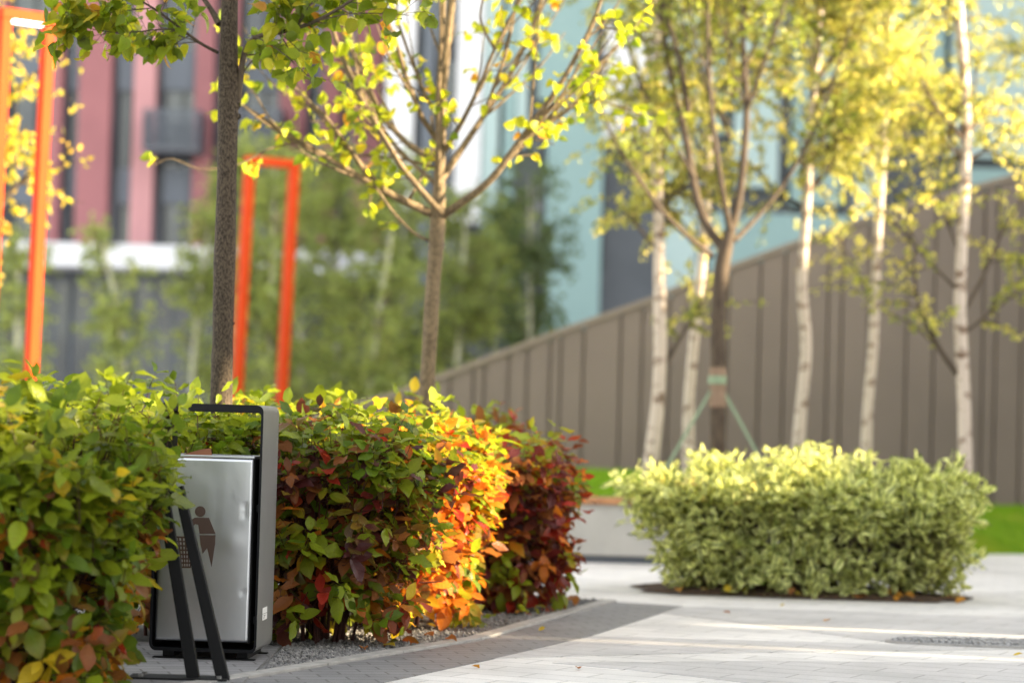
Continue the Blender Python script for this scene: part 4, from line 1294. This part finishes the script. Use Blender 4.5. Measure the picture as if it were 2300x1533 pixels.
for a, b in edges:
    for y0, y1 in rows:
        m = MB(); wbox(m, a + 1, b - 1, y0, y1, RDt, .30, .498, o); m.build('spandrel_panel', MT['spandrel'], red)
    for y0, y1 in wins:
        f_ = None
        m = MB()
        wbox(m, a + 1, a + 4, y0, y1, RDt, .38, .498, o); wbox(m, b - 4, b - 1, y0, y1, RDt, .38, .498, o)
        xm = (a + b) / 2
        if b - a > 45: wbox(m, xm - 2, xm + 2, y0, y1, RDt, .381, .498, o)
        f_ = m.build('window', MT['inner'], red)
        m = MB(); wbox(m, a + 4.2, b - 4.2, y0 + 1, y1 - 1, RDt, .44, .497, o); m.build('pane', MT['glass'], f_)
for a, b, y0, y1 in ((335, 460, 258, 350), (530, 640, 255, 345)):
    m = MB(); wbox(m, a, b, y1 - 12, y1, RDt, -1.1, .28, o)
    bal = m.build('balcony', MT['slate'], red)
    m = MB(); wbox(m, a, b, y0, y0 + 5, RDt, -1.1, -1.04, o)
    for x_ in np.arange(a, b, 5): wbox(m, x_, x_ + 2.4, y0 + 5, y1 - 12.2, RDt, -1.09, -1.05, o)
    wbox(m, a, a + 3, y0, y1 - 12.2, RDt, -1.03, .28, o); wbox(m, b - 3, b, y0, y1 - 12.2, RDt, -1.03, .28, o)
    m.build('railing', MT['spandrel'], bal)
m = MB(); wbox(m, -700, 870, 552, 603, RDt, -1.6, .495, o); m.build('canopy_band', MT['white'], red)
for x_, x2_ in [(-240, -100), (-95, 30), (35, 150), (155, 290), (295, 430), (435, 560), (565, 700), (705, 860)]:
    m = MB(); wbox(m, x_, x2_, 618, 975, RDt, .38, .495, o); ss = m.build('shop_window', MT['spandrel'], red)
    m = MB()
    w3 = (x2_ - x_) / 3
    for k in range(3): wbox(m, x_ + k * w3 + 5, x_ + (k + 1) * w3 - 4, 630, 960, RDt, .33, .378, o)
    m.build('pane', MT['glass'], ss)

TD = 60.0
o = at(1300, 900, TD)
teal = thing('teal_building', 'teal and white panelled building rising behind the trees on the right', 'building', (o[0], TD, 0))
m = MB(); wbox(m, 875, 2900, -700, 1010, TD, .5, 14, o); m.build('wall', MT['slate'], teal)
def panel(a, b, y0, y1, mt_, d=0.0, nm='facade_panel'):
    m = MB(); wbox(m, a, b, y0, y1, TD, d, .498, o); m.build(nm, MT[mt_], teal)
for a, b, y0, y1, c_ in [(876, 940, -700, 470, 'white'), (1035, 1092, -700, 500, 'white'), (1095, 1130, -700, 540, 'teallight'), (1140, 1165, -700, 640, 'teal'),
                         (1172, 1196, -700, 330, 'teallight'), (1222, 1348, 240, 1000, 'teal'), (1222, 1348, -700, 225, 'teal'), (1358, 1500, 60, 310, 'white'),
                         (1500, 1575, -700, 1000, 'teallight'), (1600, 1640, -700, 300, 'teal'), (1660, 1760, -700, 420, 'teallight'), (1790, 1900, -700, 460, 'teal'), (1930, 1990, -700, 1000, 'teallight'),
                         (2010, 2130, -700, 250, 'teal'), (2145, 2420, -700, 355, 'teallight'), (2160, 2420, 380, 600, 'teal'), (2460, 2600, -700, 1000, 'teal'), (2640, 2880, -700, 1000, 'teallight'),
                         (1358, 1495, -700, 40, 'teal'), (1590, 1900, 480, 1000, 'teal'), (950, 975, -700, 1000, 'spandrel')]:
    panel(a, b, y0, y1, c_)
for a, b in ((978, 1032), (1198, 1220), (1350, 1357), (1578, 1598), (1642, 1658), (1764, 1787), (1902, 1927), (1992, 2008), (2132, 2143)):
    for k in range(5):
        y0 = -650 + k * 260
        f_ = MB()
        wbox(f_, a, a + 2.5, y0, y0 + 220, TD, .36, .498, o); wbox(f_, b - 2.5, b, y0, y0 + 220, TD, .36, .498, o)
        f_ = f_.build('window', MT['inner'], teal)
        if b - a > 10:
            m = MB(); wbox(m, a + 2.7, b - 2.7, y0 + 1, y0 + 219, TD, .44, .497, o); m.build('pane', MT['glass'], f_)

# added slabs right of the plaza, never in view, block the low sun;
# their slots, slits and heights shape the hedge patch and the ground stripes
SX = 10.0
TZ = SUN[2] / SUN[0]
def zz(x, z): return z + (SX - x) * TZ
arc = thing('sun_blocker', 'added unseen slotted slab that shapes the sunlight outside the right edge of the picture', 'building', (SX, 10, 0))
def slab_(nm, y0, y1, z0, z1, mt_='concrete', d=.3, x=0.0):
    m = MB(); m.box(x, x + d, y0 - 10, y1 - 10, z0, z1); return m.build(nm, MT[mt_], arc)
shift = SX * SUN[1] / SUN[0]
ZL0, ZL1 = zz(-.25, .12), zz(-.85, 1.5)
ZT0, ZT1 = zz(-1.5, 1.04), zz(-1.5, 1.30)
slab_('wall', -16, 7.4 + shift, 0, 15); slab_('wall', 7.4 + shift, 11.15 + shift, 0, ZT0); slab_('wall', 7.4 + shift, 11.15 + shift, ZT1, 15)
slab_('wall', 11.15 + shift, 11.77 + shift, 0, ZL0); slab_('wall', 11.87 + shift, 12.95 + shift, 0, ZL0)
slab_('wall', 11.15 + shift, 12.95 + shift, ZL1, 15)
slab_('wall', 12.95 + shift, 13.10 + shift, 0, 15); slab_('wall', 13.10 + shift, 13.26 + shift, zz(.9, 0), 15); slab_('wall', 13.26 + shift, 13.5 + shift, 0, 15)
Zb0, Zb1 = zz(.85, .42), zz(.85, 1.25)
RT = zz(-.5, 2.2)
slab_('wall', 13.5 + shift, 14.9 + shift, 0, RT); slab_('wall', 14.9 + shift, 16.3 + shift, 0, Zb0); slab_('wall', 14.9 + shift, 16.3 + shift, Zb1, RT)
slab_('wall', 16.3 + shift, 17.5 + shift, 0, RT); slab_('wall', 17.5 + shift, 24.8, 0, 4.9); slab_('wall', 24.81, 34, 0, 10)
slab_('blocker_edge', -16.1, 13.52 + shift, 15.002, 15.2, 'spandrel', .5, -.1)
slab_('blocker_edge', 13.53 + shift, 17.5 + shift, RT + .002, RT + .06, 'spandrel', .5, -.1)
slab_('blocker_edge', 17.51 + shift, 24.8, 4.902, 4.96, 'spandrel', .5, -.1)
slab_('blocker_edge', 24.82, 34.1, 10.002, 10.1, 'spandrel', .5, -.1)
for k in range(10):  # windows only dress the added slab
    for z in (1.0, 4.2, 7.4, 10.6):
        yc = -14.5 + k * 2.1
        if yc > 4.6: continue
        f_ = slab_('window', yc - .8, yc + .8, z, z + 1.7, 'inner', .05, -.052)
        m = MB(); m.box(-.062, -.054, yc - 10.72, yc - 9.28, z + .07, z + 1.63); m.build('pane', MT['glass'], f_)

far_ = thing('sun_blocker', 'added unseen tall block that shades the far facades outside the right edge of the picture', 'building', (19, 54, 0))  # second added block, out of view, keeps sun off the distant facades
m = MB(); m.box(0, 8, -17, 6, 0, 26); m.build('wall', MT['concrete'], far_)
m = MB(); m.box(-.1, 8.1, -17.1, 6.1, 26.002, 26.3); m.build('blocker_edge', MT['spandrel'], far_)
for k in range(7):
    for z in range(7):
        m = MB(); m.box(-.052, -.002, -15.8 + k * 3, -14 + k * 3, 1 + z * 3.5, 3 + z * 3.5); f_ = m.build('window', MT['inner'], far_)
        m = MB(); m.box(-.062, -.054, -15.7 + k * 3, -14.1 + k * 3, 1.1 + z * 3.5, 2.9 + z * 3.5); m.build('pane', MT['glass'], f_)

rng = np.random.default_rng(77)
def one_leaf(c):
    V, F, P, U = leaves(rng, np.zeros((1, 3)), np.array([[1., 0, 0]]), np.array([[0, 0, 1.]]), np.array([.075]), np.array([.30]), 'dog', np.array([c]), np.array([c]), fold=.35, curl=-.5)
    o = quick_mesh('fallen_leaf', V, F, MT['leaf_dog'], None, True, P, U); return o
protos = [one_leaf(c) for c in ((.42, .20, .03), (.26, .10, .03), (.40, .30, .03))]
spots = [(rng.uniform(.85, 2.95), rng.uniform(15.18, 15.42), .035) for _ in range(22)] + [tuple(gnd(rng.uniform(640, 1330), 0 + 1440)[:2]) + (.03,) for _ in range(0)]
for k_ in range(12):
    f_ = rng.uniform(0, 4); i_ = min(int(f_), 3); b_ = inner[i_] * (1 - f_ + i_) + inner[i_ + 1] * (f_ - i_)
    if b_[1] < 10: continue
    q_ = rng.uniform(.05, .35); spots.append((b_[0] - q_, b_[1] + q_ * .3, .028))
for (px_, py_) in ((1210, 1420), (1850, 1398), (1300, 1505), (2275, 1476), (1060, 1500), (1640, 1380), (1760, 1362)):
    g_ = gnd(px_, py_); spots.append((g_[0], g_[1], .012))
used = set()
for k_, (x_, y_, z_) in enumerate(spots):
    j_ = k_ % 3
    o = protos[j_] if j_ not in used else protos[j_].copy()
    if j_ in used: COL.objects.link(o)
    used.add(j_)
    where = 'on the dark soil under the cream edged bush' if k_ < 22 else ('on the pale paving' if z_ < .02 else 'on the grey chippings by the hedge')
    tag(o, 'small dry %s leaf fallen %s' % (('orange', 'brown', 'yellow')[j_], where), 'leaf', 'fallen leaves %s' % where)
    o.location = (float(x_), float(y_), z_); o.rotation_euler = (rng.normal() * .3, rng.normal() * .3, rng.uniform(0, 6.28))
    sc_ = rng.uniform(.45, .8) if z_ < .02 else rng.uniform(.7, 1.1); o.scale = (sc_, sc_, sc_)
